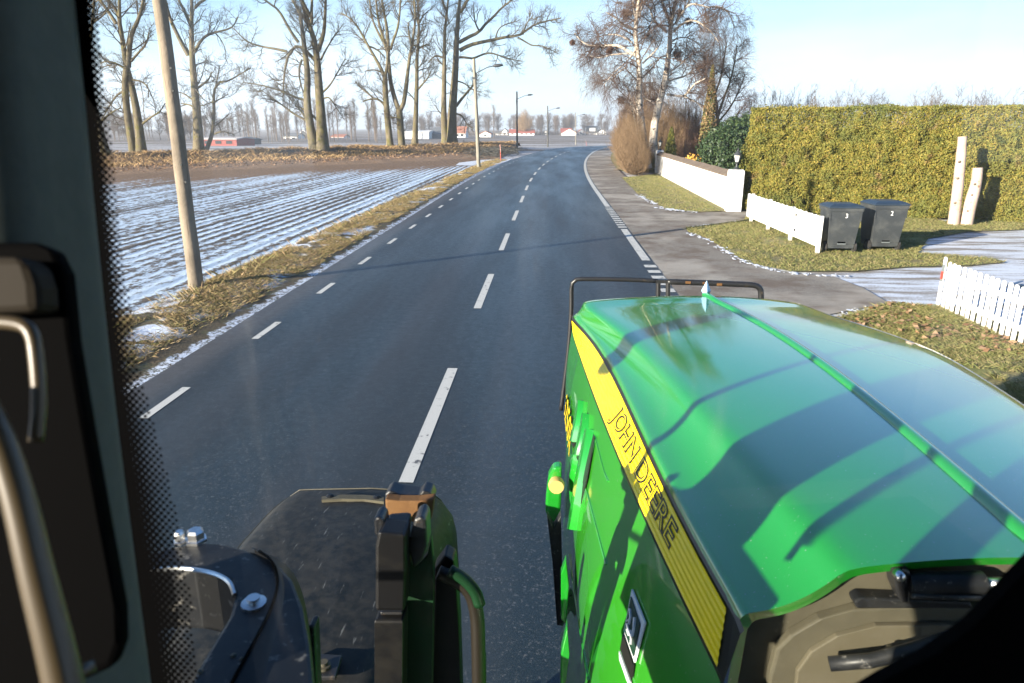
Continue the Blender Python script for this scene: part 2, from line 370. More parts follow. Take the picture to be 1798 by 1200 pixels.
M_binlid = mat('bin_lid_plastic', (.022, .034, .05), .35, .5, noise=(4, (.035, .05, .066), .48, .68))
M_rubber = mat('rubber', (.018, .018, .019), .75, .3, noise=(5, (.05, .045, .038), .48, .66))
M_sign = mat('white_vinyl', (.82, .82, .80), .5)
M_log = mat('peeled_log', (.47, .36, .29), .8, .25, noise=[(2.6, (.45, .31, .22), .47, .66), (5, (.22, .13, .08), .60, .70)], bump=(16, .5, .015))
M_red = mat('red_reflector', (.62, .05, .03), .35, .5); M_grey = mat('grey_reflector', (.16, .18, .18), .4, .5)
M_redplastic = mat('red_plastic', (.55, .09, .06), .5)
# tractor
def paint(name, col, dirt=.0):
    q = NT(name); n1 = q.noise(3.5, 6, .65); n2 = q.noise(45, 3, .6)
    q.col(q.mix(q.rng(n1, .45, .75, 0, .25+dirt), col, tuple(c*.85+.008 for c in col)))
    q.col(q.mix(q.math('MULTIPLY', q.rng(q.noise(150, 2, .5), .70, .76), .55), q.b.inputs['Base Color'].links[0].from_socket, (.30, .31, .27)))
    q.rough(.38); q.b.inputs['Coat Weight'].default_value = 1.0; q.b.inputs['Coat IOR'].default_value = 2.05; q.put(q.b.inputs['Coat Roughness'], q.rng(n1, .35, .75, .025, .10))
    q.b.inputs['Specular IOR Level'].default_value = .15; return q.m
M_green = paint('green_paint', (.010, .22, .016)); M_green2 = paint('green_paint_dirty', (.024, .22, .012), .2)
M_yel = mat('yellow_decal', (.90, .66, .004), .35, .3, noise=(5, (.85, .60, .004), .5, .7), coat=.4)
M_black = mat('black_decal', (.012, .012, .010), .4, .5)
M_plast = mat('black_plastic', (.006, .007, .009), .42, .3, noise=[(5, (.026, .026, .025), .48, .70), (55, (.13, .125, .115), .60, .68)], bump=(60, .15, .003))
M_fender = mat('fender_plastic', (.007, .010, .012), .58, .25, noise=[(2.2, (.026, .025, .022), .40, .66), (26, (.030, .029, .026), .42, .66), (30, (.12, .12, .115), .645, .69, (3.2, .34, 1))], bump=(60, .25, .003))
M_steel = mat('zinc_steel', (.62, .63, .64), .3, .5, metal=1.0, noise=(30, (.4, .4, .4), .5, .7))
M_rust = mat('rusty_plate', (.13, .065, .023), .8, .3, noise=[(16, (.085, .038, .014), .42, .64), (50, (.19, .105, .042), .6, .72)], bump=(60, .3, .003))
M_blacksteel = mat('black_steel', (.015, .015, .016), .4, .5, noise=(30, (.06, .045, .03), .62, .7))
M_tan = mat('tan_trim', (.085, .074, .048), .55, .4, noise=(8, (.10, .088, .062), .45, .65))
M_pillar = mat('pillar_trim', (.050, .062, .054), .8, .15, noise=(60, (.058, .07, .06), .4, .6))
M_cabblack = mat('cab_black', (.0009, .0009, .001), .8, .02)
M_cowl = mat('cowl_plastic', (.078, .07, .047), .6, .35, noise=[(7, (.058, .052, .035), .42, .66), (40, (.11, .10, .07), .66, .74)], bump=(40, .2, .003))
M_dkhandle = mat('dark_brown_trim', (.014, .011, .007), .7, .1)
M_handle = mat('handle_trim', (.052, .038, .018), .38, .5)
M_brass = mat('ochre_cap', (.45, .30, .10), .5)
M_hose = mat('shaded_brown_hose', (.010, .0075, .0045), .5, .4); M_shgreen = mat('shaded_green_steel', (.003, .026, .008), .5, .3, noise=(6, (.008, .018, .009), .45, .7))  # hose and green steel: shade put into the colour
M_conblack = mat('shaded_console_black', (.0035, .0035, .004), .45, .25, noise=(8, (.012, .011, .009), .5, .7))  # black deepened in colour for the shade on the loader console
M_silver = mat('silver_badge', (.55, .57, .58), .35, .5); M_bdark = mat('badge_green', (.01, .035, .02), .4, .5)
q = NT('windscreen_glass'); t = q.t; out = t.nodes['Material Output']
tr = q.n('ShaderNodeBsdfTransparent'); tr.inputs[0].default_value = (.975, .985, .98, 1); gl = q.n('ShaderNodeBsdfGlossy'); gl.inputs['Roughness'].default_value = .02
df = q.n('ShaderNodeBsdfDiffuse'); df.inputs[0].default_value = (.5, .5, .5, 1)
m1 = q.n('ShaderNodeMixShader'); m2 = q.n('ShaderNodeMixShader'); gg = q.n('ShaderNodeNewGeometry'); dt = q.n('ShaderNodeVectorMath', operation='DOT_PRODUCT'); t.links.new(gg.outputs['Normal'], dt.inputs[0]); t.links.new(gg.outputs['Incoming'], dt.inputs[1])
frv = q.math('ADD', q.math('MULTIPLY', q.math('POWER', q.math('SUBTRACT', 1.0, q.math('ABSOLUTE', dt.outputs['Value'])), 5.0), .5), .018)
t.links.new(q.rng(q.noise(9, 6, .65, sc=(3, 3, .5)), .56, .80, .0, .03), m1.inputs[0]); t.links.new(tr.outputs[0], m1.inputs[1]); t.links.new(df.outputs[0], m1.inputs[2])
t.links.new(frv, m2.inputs[0]); t.links.new(m1.outputs[0], m2.inputs[1]); t.links.new(gl.outputs[0], m2.inputs[2]); t.links.new(m2.outputs[0], out.inputs[0])
M_glass = q.m

# ------------------------------------------------------------------ ground, road, field
def gridmesh(name, xs, ys, zf, m, kind='structure', skew=None):
    X, Y = np.meshgrid(xs, ys)
    if skew is not None: X, Y = skew(X, Y)
    V = np.stack([X, Y, zf(X, Y)], -1).reshape(-1, 3); ny, nx = X.shape
    i = np.arange(ny-1)[:, None]*nx+np.arange(nx-1)[None, :]
    F = np.stack([i, i+1, i+nx+1, i+nx], -1).reshape(-1, 4)
    return tag(raw(name, V, F, m, smooth=True), kind=kind)
def vnoise(x, y, s, seed=0):
    g = np.random.default_rng(seed).random((64, 64)); u, v = x/s+1000, y/s+1000
    i, j = np.floor(u).astype(int), np.floor(v).astype(int); a, b = u-i, v-j; a, b = a*a*(3-2*a), b*b*(3-2*b)
    p = lambda k, l: g[(i+k) % 64, (j+l) % 64]
    return (p(0, 0)*(1-a)+p(1, 0)*a)*(1-b)+(p(0, 1)*(1-a)+p(1, 1)*a)*b
ysg = np.concatenate([np.linspace(-60, 100, 17), np.linspace(105, 205, 21), np.array([260, 400, 700, 1100, 1600, 2600])])
xsg = np.array([-2600, -1400, -700, -350, -160, -80, -40, -10, 10, 40, 80, 160, 350, 700, 1400, 2600.])
gridmesh('ground', xsg, ysg, lambda x, y: zt(x, y)-.06, M_far)
yr = np.concatenate([np.linspace(-14, 36, 26), np.linspace(37.5, 260, 150)])
def strip(name, x0, x1, z, m, ya=yr, nx=2):
    return gridmesh(name, np.linspace(x0, x1, nx), ya, lambda x, y: zt(x, y)+z, m, skew=lambda X, Y: (X+bend(Y), Y))
strip('road', -4.95, 2.42, .012, M_road, nx=6)
strip('roadside_path', 2.42, 4.72, .006, M_path, nx=4)
def sheet(name, poly, z, m):
    tri = tessellate_polygon([[Vector((p[0], p[1], 0)) for p in poly]])
    b = MB(); b.add([(p[0], p[1], z) for p in poly], tri)
    return tag(b.build(name, m), kind='structure')
def GP(pts): return [tuple(G(*p)[:2]) for p in pts]
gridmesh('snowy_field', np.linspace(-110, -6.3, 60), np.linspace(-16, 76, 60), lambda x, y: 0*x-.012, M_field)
def vx(y): return np.interp(y, [-20, 8, 12, 20, 31, 55, 75], [-7.3, -7.2, -6.9, -6.75, -6.6, -6.15, -5.9])   # field edge of the verge
XV, YV = np.meshgrid(np.linspace(0, 1, 16), np.concatenate([np.linspace(-14, 40, 220), np.linspace(40.3, 72, 60)]))
zz = .012+.085*np.sin(XV*math.pi)*vnoise(XV*2, YV, .7, 3)+.03*np.sin(XV*math.pi)*vnoise(XV*6, YV, .22, 5)
xx = (-4.93+bend(YV))*(1-XV)+(vx(YV)-.25*vnoise(YV, YV, .8, 9))*XV
ny, nx = XV.shape; ii = np.arange(ny-1)[:, None]*nx+np.arange(nx-1)[None, :]
tag(raw('verge', np.stack([xx, YV, zz], -1).reshape(-1, 3), np.stack([ii, ii+1, ii+nx+1, ii+nx], -1).reshape(-1, 4), M_verge, smooth=True), kind='structure')
def ytree(x): return 109+1.64*(x+15)
def headz(x, y):
    d = y-ytree(x)
    return .01+.62*np.exp(-((d+3)/6.0)**2)+(.10+.25*np.exp(-((d+4)/6)**2))*(vnoise(x, y, 1.3, 2)-.4)+.10*(vnoise(x, y, .5, 4)-.5)
Sx, Sv = np.meshgrid(np.linspace(-90, -5.3, 300), np.linspace(0, 1, 130))
y1 = 80+1.2*Sx; y2 = np.maximum(ytree(Sx)+5, y1+10)
Sy = y1+(y2-y1)*Sv; Sy = np.minimum(Sy, 132)
hz = headz(Sx, Sy); hz = -.05+(hz+.05)*np.clip(Sv*9, 0, 1)*np.clip((1-Sv)*8, 0, 1)
hz = np.where(Sx > -7.5+bend(Sy), np.minimum(hz, .02), hz)
ny, nx = Sx.shape; ii = np.arange(ny-1)[:, None]*nx+np.arange(nx-1)[None, :]
Sx2 = np.minimum(Sx, -5.15+bend(Sy))
tag(raw('brown_headland', np.stack([Sx2, Sy, hz], -1).reshape(-1, 3), np.stack([ii, ii+1, ii+nx+1, ii+nx], -1).reshape(-1, 4), M_soil, smooth=True), kind='structure')
sheet('snowy_field_access', GP([(806, 287), (846, 282), (900, 279.5), (893, 283.5), (868, 292), (846, 293), (800, 291.5)]), .05, M_snow)
# the yard on the right: icy gravel under all, asphalt mouth, lawns
sheet('icy_yard', [(4.72, -14), (60, -14), (60, 26), (4.72, 26)], -.012, M_ice)
sheet('driveway_asphalt', GP([(1190, 372), (1222, 373), (1257, 373), (1320, 371), (1310, 389), (1264, 396), (1204, 402), (1206, 408), (1242, 422), (1278, 444), (1317, 466), (1389, 480), (1465, 487), (1515, 506), (1561, 533), (1500, 545), (1420, 560), (1350, 600), (1150, 560)]), .010, M_path)
LAWN_A = GP([(1092, 313), (1152, 306.5), (1266, 372), (1222, 374), (1167, 367), (1120, 342)])
LAWN_B = GP([(1204, 401), (1264, 394), (1306, 388), (1330, 340), (1420, 345), (1540, 370), (1660, 390), (1798, 385), (1900, 380), (1870, 402), (1700, 408), (1630, 420), (1612, 445), (1740, 455), (1766, 462), (1700, 468), (1600, 470), (1500, 478), (1389, 478), (1317, 464), (1278, 442), (1242, 420), (1208, 408)])
LAWN_C = GP([(1561, 535), (1645, 541), (1720, 500)])[:2]+[(7.2, 12.2), (7.1, -10), (4.75, -10)]+GP([(1440, 566), (1490, 556)])
sheet('lawn_by_wall', LAWN_A, .022, M_lawn); sheet('lawn_by_bins', LAWN_B, .018, M_lawn); sheet('lawn_by_picket_fence', LAWN_C, .020, M_lawn)
sheet('garden_soil', [(6.4, 27.2), (7.2, 52), (5.3, 52), (4.9, 60), (6.4, 95), (60, 95), (60, 24)], .002, M_lawn)
def snowband(name, pts, wd):
    P = [G(*p) for p in pts]; b = MB(); rg = np.random.default_rng(len(pts)); Ls = sum(np.linalg.norm(P[k+1]-P[k]) for k in range(len(P)-1))
    for _ in range(int(Ls*34)):
        u = rg.random()*(len(P)-1); k = min(int(u), len(P)-2); p = P[k]*(1-u+k)+P[k+1]*(u-k)
        dens = vnoise(np.array([u*3.1]), np.array([u*1.7]), .7, 12)[0]
        if rg.random() > dens*1.5-.15: continue
        c = p[:2]+rg.standard_normal(2)*wd*.55; r = wd*(.12+.55*rg.random()**2.2); n = 9
        a = np.arange(n)*2*math.pi/n+rg.random(); rr = r*(.55+.6*rg.random(n)); z = .026+.012*rg.random()
        V = [(c[0]+rr[i]*math.cos(a[i])*.8, c[1]+rr[i]*math.sin(a[i])*1.3, .020) for i in range(n)]+[(c[0], c[1], z+.3*r*.2)]
        b.add(V, [(i, (i+1) % n, n) for i in range(n)])
    return tag(b.build(name, M_snow, smooth=True), kind='structure')
snowband('snow_edge_by_bins', [(1210, 410), (1242, 422), (1262, 436), (1278, 445), (1300, 458), (1320, 467), (1360, 477), (1410, 483), (1480, 486)], .14)
snowband('snow_edge_by_wall', [(1122, 343), (1140, 354), (1166, 367), (1185, 370), (1222, 373)], .20)
snowband('snow_edge_by_fence', [(1470, 556), (1500, 547), (1530, 540)], .12)
snowband('snow_at_lawn_tip', [(1215, 400), (1240, 396), (1262, 394)], .10)
# road paint
def dashes(name, xc, wd, lst, m, z=.0165):
    b = MB()
    for y0, y1 in lst:
        ys = np.linspace(y0, y1, 5)
        b.grid([[(xc+float(bend(y))-wd/2, y, float(zt(0, y))+z), (xc+float(bend(y))+wd/2, y, float(zt(0, y))+z)] for y in ys])
    return tag(b.build(name, m), kind='structure')
cl = [(-.4, 2.6), (5.53, 8.62)]+[(11.8+6.06*k, 14.8+6.06*k) for k in range(21)]
dashes('centre_line', -1.23, .13, cl, M_paint)
dashes('left_edge_line', -4.33, .105, [(6.83-3.0*3+2.99*k, 7.78-3.0*3+2.99*k) for k in range(42)], M_paint)
dashes('right_edge_line', 2.28, .20, [(16.6, 22), (28.5, 36)]+[(36+k*4, 40.01+k*4) for k in range(26)], M_paint2)
dashes('right_edge_short_marks', 2.28, .27, [(5.2+.62*k, 5.5+.62*k) for k in range(18)]+[(22.3+.55*k, 22.6+.55*k) for k in range(11)], M_paint2)

# ------------------------------------------------------------------ plants
def resample(P, n):
    P = np.asarray(P, float)
    for _ in range(2):
        Q = [P[0]]
        for a, b in zip(P[:-1], P[1:]): Q += [a*.75+b*.25, a*.25+b*.75]
        P = np.array(Q+[P[-1]])
    s = np.concatenate([[0], np.cumsum(np.linalg.norm(np.diff(P, axis=0), axis=1))])
    t = np.linspace(0, s[-1], n)
    return np.stack([np.interp(t, s, P[:, k]) for k in range(3)], -1)
def kids(P, Rd, num, tmin, ang, L, npts, up, rng, rr=.55, wig=.12, rmin=.004, tip=.35, tmax=1.0):
    B, n, _ = P.shape
    if np.isscalar(num): par = np.repeat(np.arange(B), num)
    else: par = np.repeat(np.arange(B), num)
    K = len(par); t = tmin+(tmax-tmin)*rng.random(K)**.8
    f = t*(n-1); i = np.minimum(f.astype(int), n-2); a = (f-i)[:, None]
    p0 = P[par, i]*(1-a)+P[par, i+1]*a; r = Rd[par, i]*(1-a[:, 0])+Rd[par, i+1]*a[:, 0]
    T = P[par, i+1]-P[par, i]; T /= np.linalg.norm(T, axis=1, keepdims=True)+1e-9
    q = rng.standard_normal((K, 3)); q -= (q*T).sum(1, keepdims=True)*T; q /= np.linalg.norm(q, axis=1, keepdims=True)+1e-9
    an = np.radians(ang[0]+(ang[1]-ang[0])*rng.random(K))[:, None]
    d = T*np.cos(an)+q*np.sin(an)
    ln = (L[0]+(L[1]-L[0])*rng.random(K))*(1-.45*t)
    pts = [p0]; cur = p0; dd = d
    for k in range(npts-1):
        dd = dd+np.array([0, 0, up])/(npts-1)+rng.standard_normal((K, 3))*wig; dd /= np.linalg.norm(dd, axis=1, keepdims=True)
        cur = cur+dd*(ln/(npts-1))[:, None]; pts.append(cur)
    r0 = np.maximum(np.minimum(r*rr, ln*.022), rmin)
    rad = r0[:, None]*np.linspace(1, tip, npts)[None]
    return np.stack(pts, 1), np.maximum(rad, rmin*.6)
def cat(ls):
    V = []; F = []; k = 0
    for v, f in ls: V.append(v); F.append(f+k); k += len(v)
    return np.vstack(V), np.vstack(F)
def hero_tree(name, label, cat_, y, limbs, dens=1.0, trunkm=None, twigm=None, L=((2.0, 4.6), (.9, 2.0), (.4, 1.0)), nk=(9, 8, 5), up=(.5, .25, .15), rng=None, group=None, ext=True, rmin=.011, dy=1.6, parent=None):
    rng = rng or np.random.default_rng(abs(hash(name)) % 99 if False else len(label)*7+len(limbs))
    base = PY(*limbs[0][0][0], y)
    t = empty(name, (base[0], base[1], max(0, base[2])), label, cat_, group)
    HP = []; HR = []
    for k, (pts, r0, r1) in enumerate(limbs):
        n = len(pts); off = rng.uniform(-dy, dy) if k else 0
        a0 = 0.0
        W = [PY(px, py, y+(off*j/max(1, n-1))*(1 if k else .3)) for j, (px, py) in enumerate(pts)]
        if ext and pts[-1][1] <= 6 and r1 > 1.2:
            d = np.array(W[-1])-np.array(W[-2]); d /= np.linalg.norm(d); d = d+np.array([0, 0, .5]); d /= np.linalg.norm(d)
            W += [W[-1]+d*2.0, W[-1]+d*4.2+rng.standard_normal(3)*.3]; 
        sc = np.linalg.norm(W[0]-C0)/CF*.88
        P = resample(W, 16); R0 = np.linspace(r0*sc, (r1 if len(W) == n else .6)*sc, 16)
        if k == 0 or pts[0][1] > 240: R0[:3] *= np.array([1.5, 1.15, 1.03])
        HP.append(P); HR.append(R0)
    HP = np.array(HP); HR = np.array(HR)
    V, F = tubes(HP, HR, 10); raw('trunk', V, F, trunkm or M_bark, t, smooth=True)
    lens = np.linalg.norm(np.diff(HP, axis=1), axis=2).sum(1)
    num = np.maximum(2, (lens*dens*nk[0]/6.5).astype(int))
    tm = np.array([.35 if pts[0][1] > 240 else .2 for pts, _, _ in limbs])
    K1, r1 = kids(HP, HR, num, .3, (35, 75), L[0], 7, up[0], rng, .6, .16, rmin*1.3)
    K2, r2 = kids(K1, r1, nk[1], .15, (28, 65), L[1], 5, up[1], rng, .65, .18, rmin)
    K3, r3 = kids(K2, r2, nk[2], .1, (25, 60), L[2], 4, up[2], rng, .7, .18, rmin*.8)
    K4, r4 = kids(K1, r1, 5, .2, (30, 70), L[2], 4, up[2], rng, .6, .18, rmin*.8)
    K5, r5 = kids(HP, HR, np.maximum(2, (lens*2.2).astype(int)), .35, (40, 80), L[1], 5, up[1], rng, .4, .2, rmin)
    K6, r6 = kids(K5, r5, 4, .15, (25, 60), L[2], 4, up[2], rng, .7, .18, rmin*.8)
    V, F = cat([tubes(K1, r1, 5), tubes(K2, r2, 4), tubes(K3, r3, 3), tubes(K4, r4, 3), tubes(K5, r5, 4), tubes(K6, r6, 3)])
    raw('crown', V, F, twigm or M_twig, t)
    return t
RW = 'bare roadside trees along the field'
hero_tree('bare_tree', 'bare tree seen through the black dots at the windscreen edge', 'tree', 64, [
    ([(190, 284), (178, 240), (165, 190), (154, 147), (145, 90), (137, 40), (130, 0)], 6.5, 3.5), ([(145, 62), (160, 42), (182, 28), (195, 8)], 2, .8),
    ([(176, 216), (192, 200), (213, 189)], 1.8, .8), ([(150, 120), (160, 60), (166, 0)], 3, 1.5)], group=RW, dens=.7)
hero_tree('bare_tree', 'bare tree with two trunks rising side by side, left of the wooden pole', 'tree', 68.5, [
    ([(250, 283), (246, 240), (241, 200), (231, 150), (222, 120), (216, 75), (209, 38), (210, 0)], 8, 3.5), ([(236, 280), (229, 235), (222, 190), (219, 150), (222, 122)], 6.5, 5),
    ([(204, 42), (190, 20), (175, 0)], 3, 1.6), ([(225, 118), (229, 62), (242, 38), (250, 12), (252, 0)], 4.5, 2.5), ([(222, 122), (205, 112), (187, 107), (176, 112)], 2.4, .8),
    ([(230, 108), (244, 92), (257, 78), (262, 55)], 2.2, .8), ([(250, 218), (266, 205), (280, 198), (290, 182)], 2, .8), ([(217, 160), (204, 168), (190, 190), (176, 215)], 1.9, .7),
    ([(229, 140), (250, 143), (262, 155), (260, 172)], 1.6, .7), ([(210, 40), (204, 18), (190, 0)], 2.4, 1.3)], group=RW)
hero_tree('bare_tree', 'bare tree with one straight trunk just right of the wooden pole', 'tree', 74, [
    ([(350, 279), (348, 235), (346, 200), (341, 150), (337, 100), (336, 50), (337, 0)], 9, 5), ([(331, 98), (318, 75), (310, 58), (300, 38), (291, 5)], 4, 2.5),
    ([(342, 92), (350, 75), (364, 60), (402, 52), (412, 44), (418, 30)], 2.8, .8), ([(347, 155), (357, 148), (367, 140), (372, 126)], 2.2, .8), ([(335, 45), (324, 20), (311, -5)], 3, 1.8),
    ([(342, 15), (350, 5), (366, -4)], 2.4, 1.3), ([(342, 190), (333, 184), (318, 182)], 2, .8), ([(341, 178), (328, 168), (318, 163)], 1.8, .8), ([(340, 150), (352, 170), (364, 180)], 1.3, .6)], group=RW)
hero_tree('bare_tree', 'slender leaning tree growing against the straight trunk by the pole', 'tree', 74.6, [
    ([(357, 278), (366, 255), (373, 235), (376, 200), (375, 165), (378, 152), (388, 143)], 4, 1.8), ([(385, 145), (400, 143), (416, 134), (430, 126), (440, 120)], 1.6, .7),
    ([(376, 236), (388, 231), (402, 233), (412, 238)], 1.5, .6), ([(377, 222), (390, 212), (402, 200)], 1.3, .6), ([(376, 180), (390, 172), (402, 165)], 1.3, .6), ([(375, 178), (362, 184), (352, 186)], 1.2, .6),
    ([(379, 150), (383, 130), (386, 115)], 1.3, .6)], group=RW, L=((1.5, 3.0), (.8, 1.6), (.4, .8)))
hero_tree('bare_tree', 'broad bare tree forking from one wide base, with an arched drooping limb', 'tree', 84.5, [
    ([(566, 272), (566, 242), (563, 193), (560, 157), (557, 104), (552, 68), (541, 39), (529, 0)], 11, 5), ([(556, 271), (548, 242), (542, 205), (538, 169), (541, 133), (536, 97), (530, 48), (526, 15), (512, 0)], 9, 3.5),
    ([(559, 89), (569, 60), (571, 24), (572, -5)], 4, 2.6), ([(547, 44), (547, 20), (548, 0)], 3.2, 2), ([(552, 105), (531, 83), (519, 80), (505, 97), (499, 130), (497, 160), (497, 188)], 3.2, .9),
    ([(536, 211), (515, 200), (500, 188), (478, 172), (456, 157)], 2.2, .7), ([(534, 176), (515, 170), (500, 162), (468, 152), (448, 148), (427, 145)], 2.2, .7),
    ([(524, 75), (512, 58), (505, 46), (492, 22), (485, 14), (463, 0)], 2.8, 1.3), ([(504, 91), (484, 86), (463, 83), (434, 75), (418, 58), (408, 48)], 2.4, .7),
    ([(565, 164), (578, 152), (587, 138), (598, 118), (606, 104)], 1.9, .7), ([(563, 106), (572, 88), (584, 68), (594, 55)], 1.9, .8), ([(567, 174), (577, 170), (584, 179), (594, 195), (604, 210)], 1.6, .6),
    ([(530, 105), (524, 125), (528, 150), (536, 170)], 2, 1), ([(541, 215), (525, 190), (518, 186)], 2, 1.2), ([(556, 210), (540, 195), (522, 187), (518, 187)], 2.4, 1.3), ([(545, 30), (535, 10), (528, -6)], 3, 1.6)], group=RW, dens=1.15)
hero_tree('bare_tree', 'leftmost of three close bare trunks, with a long limb to its left', 'tree', 97, [
    ([(686, 267), (683, 235), (680, 205), (677, 170), (676, 135)], 7, 4.6), ([(676, 138), (668, 118), (658, 101), (643, 75), (629, 48), (614, 31), (598, 23)], 3.4, 1),
    ([(676, 138), (680, 115), (681, 90)], 3.2, 2), ([(677, 188), (671, 180), (663, 174), (650, 174), (637, 179)], 2.4, 1), ([(655, 172), (640, 160), (628, 150)], 1.5, .7),
    ([(648, 82), (656, 84), (668, 92), (676, 102)], 1.6, 1), ([(671, 128), (658, 122), (642, 125)], 1.5, .7), ([(684, 206), (696, 207)], 1.5, 1)], group=RW)
hero_tree('bare_tree', 'middle of three close bare trunks, forking low into a wide Y', 'tree', 97.6, [
    ([(706, 266), (704, 235), (701, 193)], 7.5, 6.2), ([(701, 196), (695, 180), (685, 145), (682, 97), (677, 80), (668, 52), (663, 30), (660, 0)], 4.8, 3),
    ([(702, 196), (709, 186), (716, 126), (720, 95), (724, 78), (730, 34), (728, 0)], 4.4, 2.2), ([(682, 92), (681, 60), (676, 30), (670, 0)], 3.4, 2.4),
    ([(686, 88), (690, 72), (698, 53), (702, 25), (703, 0)], 2.6, 1.6), ([(678, 82), (662, 55), (652, 30), (649, 0)], 2.4, 1.5), ([(722, 80), (717, 55), (717, 40)], 1.8, 1.2), ([(724, 80), (738, 82), (752, 92)], 1.6, .7)], group=RW)
hero_tree('bare_tree', 'rightmost and thinnest of three close bare trunks, straight and upright', 'tree', 104, [
    ([(728, 262), (729, 235), (730, 205), (732, 145), (732, 97), (736, 60), (735, 25), (733, 0)], 5.6, 3.2), ([(734, 157), (742, 148), (751, 138), (757, 125)], 2, .8),
    ([(736, 45), (728, 20), (726, 0)], 2, 1.3), ([(737, 40), (745, 24), (752, 22)], 1.6, .8), ([(735, 85), (748, 78), (758, 82)], 1.6, .7), ([(731, 180), (722, 168), (714, 160)], 1.4, .7)], group=RW, dens=1.2)
hero_tree('bare_tree', 'tall bare double tree by the bend with long limbs reaching over the road', 'tree', 108.5, [
    ([(793, 262), (793, 225), (795, 181), (800, 121), (802, 60), (806, 15), (809, -20)], 10.5, 5), ([(783, 262), (780, 225), (779, 193), (780, 109), (781, 48), (786, 15), (787, -10)], 6.8, 3.4),
    ([(807, 89), (825, 79), (847, 74), (868, 70), (888, 65), (914, 63), (928, 50), (943, 41), (967, 36), (985, 32)], 3.6, .9), ([(909, 66), (920, 72), (934, 81), (950, 80), (967, 87), (980, 95)], 1.6, .6),
    ([(806, 75), (825, 64), (842, 57), (852, 42), (866, 31), (880, 14), (900, 0)], 3.4, 1.3), ([(807, 101), (818, 101), (830, 104), (842, 98), (859, 92), (878, 98), (895, 104), (917, 108)], 2.2, .7),
    ([(801, 187), (812, 172), (827, 155), (836, 142), (836, 128)], 3, 1.4), ([(777, 101), (764, 97), (752, 110)], 1.8, .8), ([(809, 22), (816, 10), (824, -5)], 3, 2), ([(785, 20), (778, 8), (775, -6)], 2.6, 1.5),
    ([(842, 56), (834, 40), (832, 20)], 1.8, .8), ([(918, 61), (925, 40), (936, 28)], 1.5, .7), ([(870, 68), (875, 50), (890, 42), (905, 38)], 1.4, .6), ([(801, 200), (812, 203), (820, 220), (830, 224)], 1.5, .6), ([(800, 142), (815, 146), (830, 158), (845, 162)], 1.4, .6), ([(779, 203), (770, 196), (764, 185)], 1.4, .6)], group=RW, dens=1.1)
# birches over the drive
BL = ((1.2, 3.2), (.7, 1.5), (.5, 1.2))
def birch(label, y, limbs, brooms):
    t = hero_tree('birch_tree', label, 'tree', y, limbs, dens=2.0, trunkm=M_birch, twigm=M_btwig, L=BL, nk=(12, 9, 6), up=(.25, -.5, -1.2), rmin=.006, group='birches behind the white wall', dy=2.2)
    rng = np.random.default_rng(5)
    for px, py, s in brooms:
        c = PY(px, py, y+rng.uniform(-.6, .6)); n = 260
        d = rng.standard_normal((n, 3)); d /= np.linalg.norm(d, axis=1, keepdims=True); r = s/CF*y
        P = c+d[:, None, :]*np.linspace(0, 1, 4)[None, :, None]*(r*(.5+.6*rng.random(n)))[:, None, None]+rng.standard_normal((n, 4, 3))*r*.1
        V, F = tubes(P, np.full((n, 4), .010), 3); raw('twig_cluster', V, F, M_redtwig, t)
birch('left birch with a straight pale trunk among brown bushes', 52, [
    ([(1133, 296), (1131, 260), (1127, 228), (1124, 201), (1121, 163), (1124, 125), (1118, 86), (1115, 57), (1118, 29), (1122, 0)], 8.5, 3.8),
    ([(1118, 98), (1105, 92), (1087, 80), (1070, 80), (1053, 82), (1026, 79), (1009, 59)], 3, .8), ([(1118, 98), (1104, 94), (1090, 95), (1070, 97), (1052, 103), (1035, 98)], 1.8, .6), ([(1128, 112), (1138, 102), (1145, 96), (1152, 88), (1160, 77)], 2, 1),
    ([(1112, 52), (1104, 48), (1095, 46), (1088, 38), (1080, 31), (1064, 22)], 2.4, .8), ([(1122, 30), (1126, 12), (1128, 0)], 2.4, 1.4), ([(1117, 34), (1112, 15), (1112, -4)], 2, 1.2),
    ([(1122, 60), (1135, 55), (1147, 34)], 1.6, .7), ([(1118, 200), (1110, 180), (1104, 160), (1100, 150)], 2, .8), ([(1120, 235), (1114, 205), (1107, 180)], 2, .8), ([(1110, 75), (1090, 62), (1070, 60), (1050, 66)], 1.6, .6), ([(1098, 120), (1085, 128), (1070, 145)], 1.5, .6),
    ([(1119, 85), (1100, 110), (1080, 125), (1060, 150)], 1.7, .6)], [(1099, 25, 11), (1005, 75, 6), (1070, 90, 8), (1091, 176, 9)])
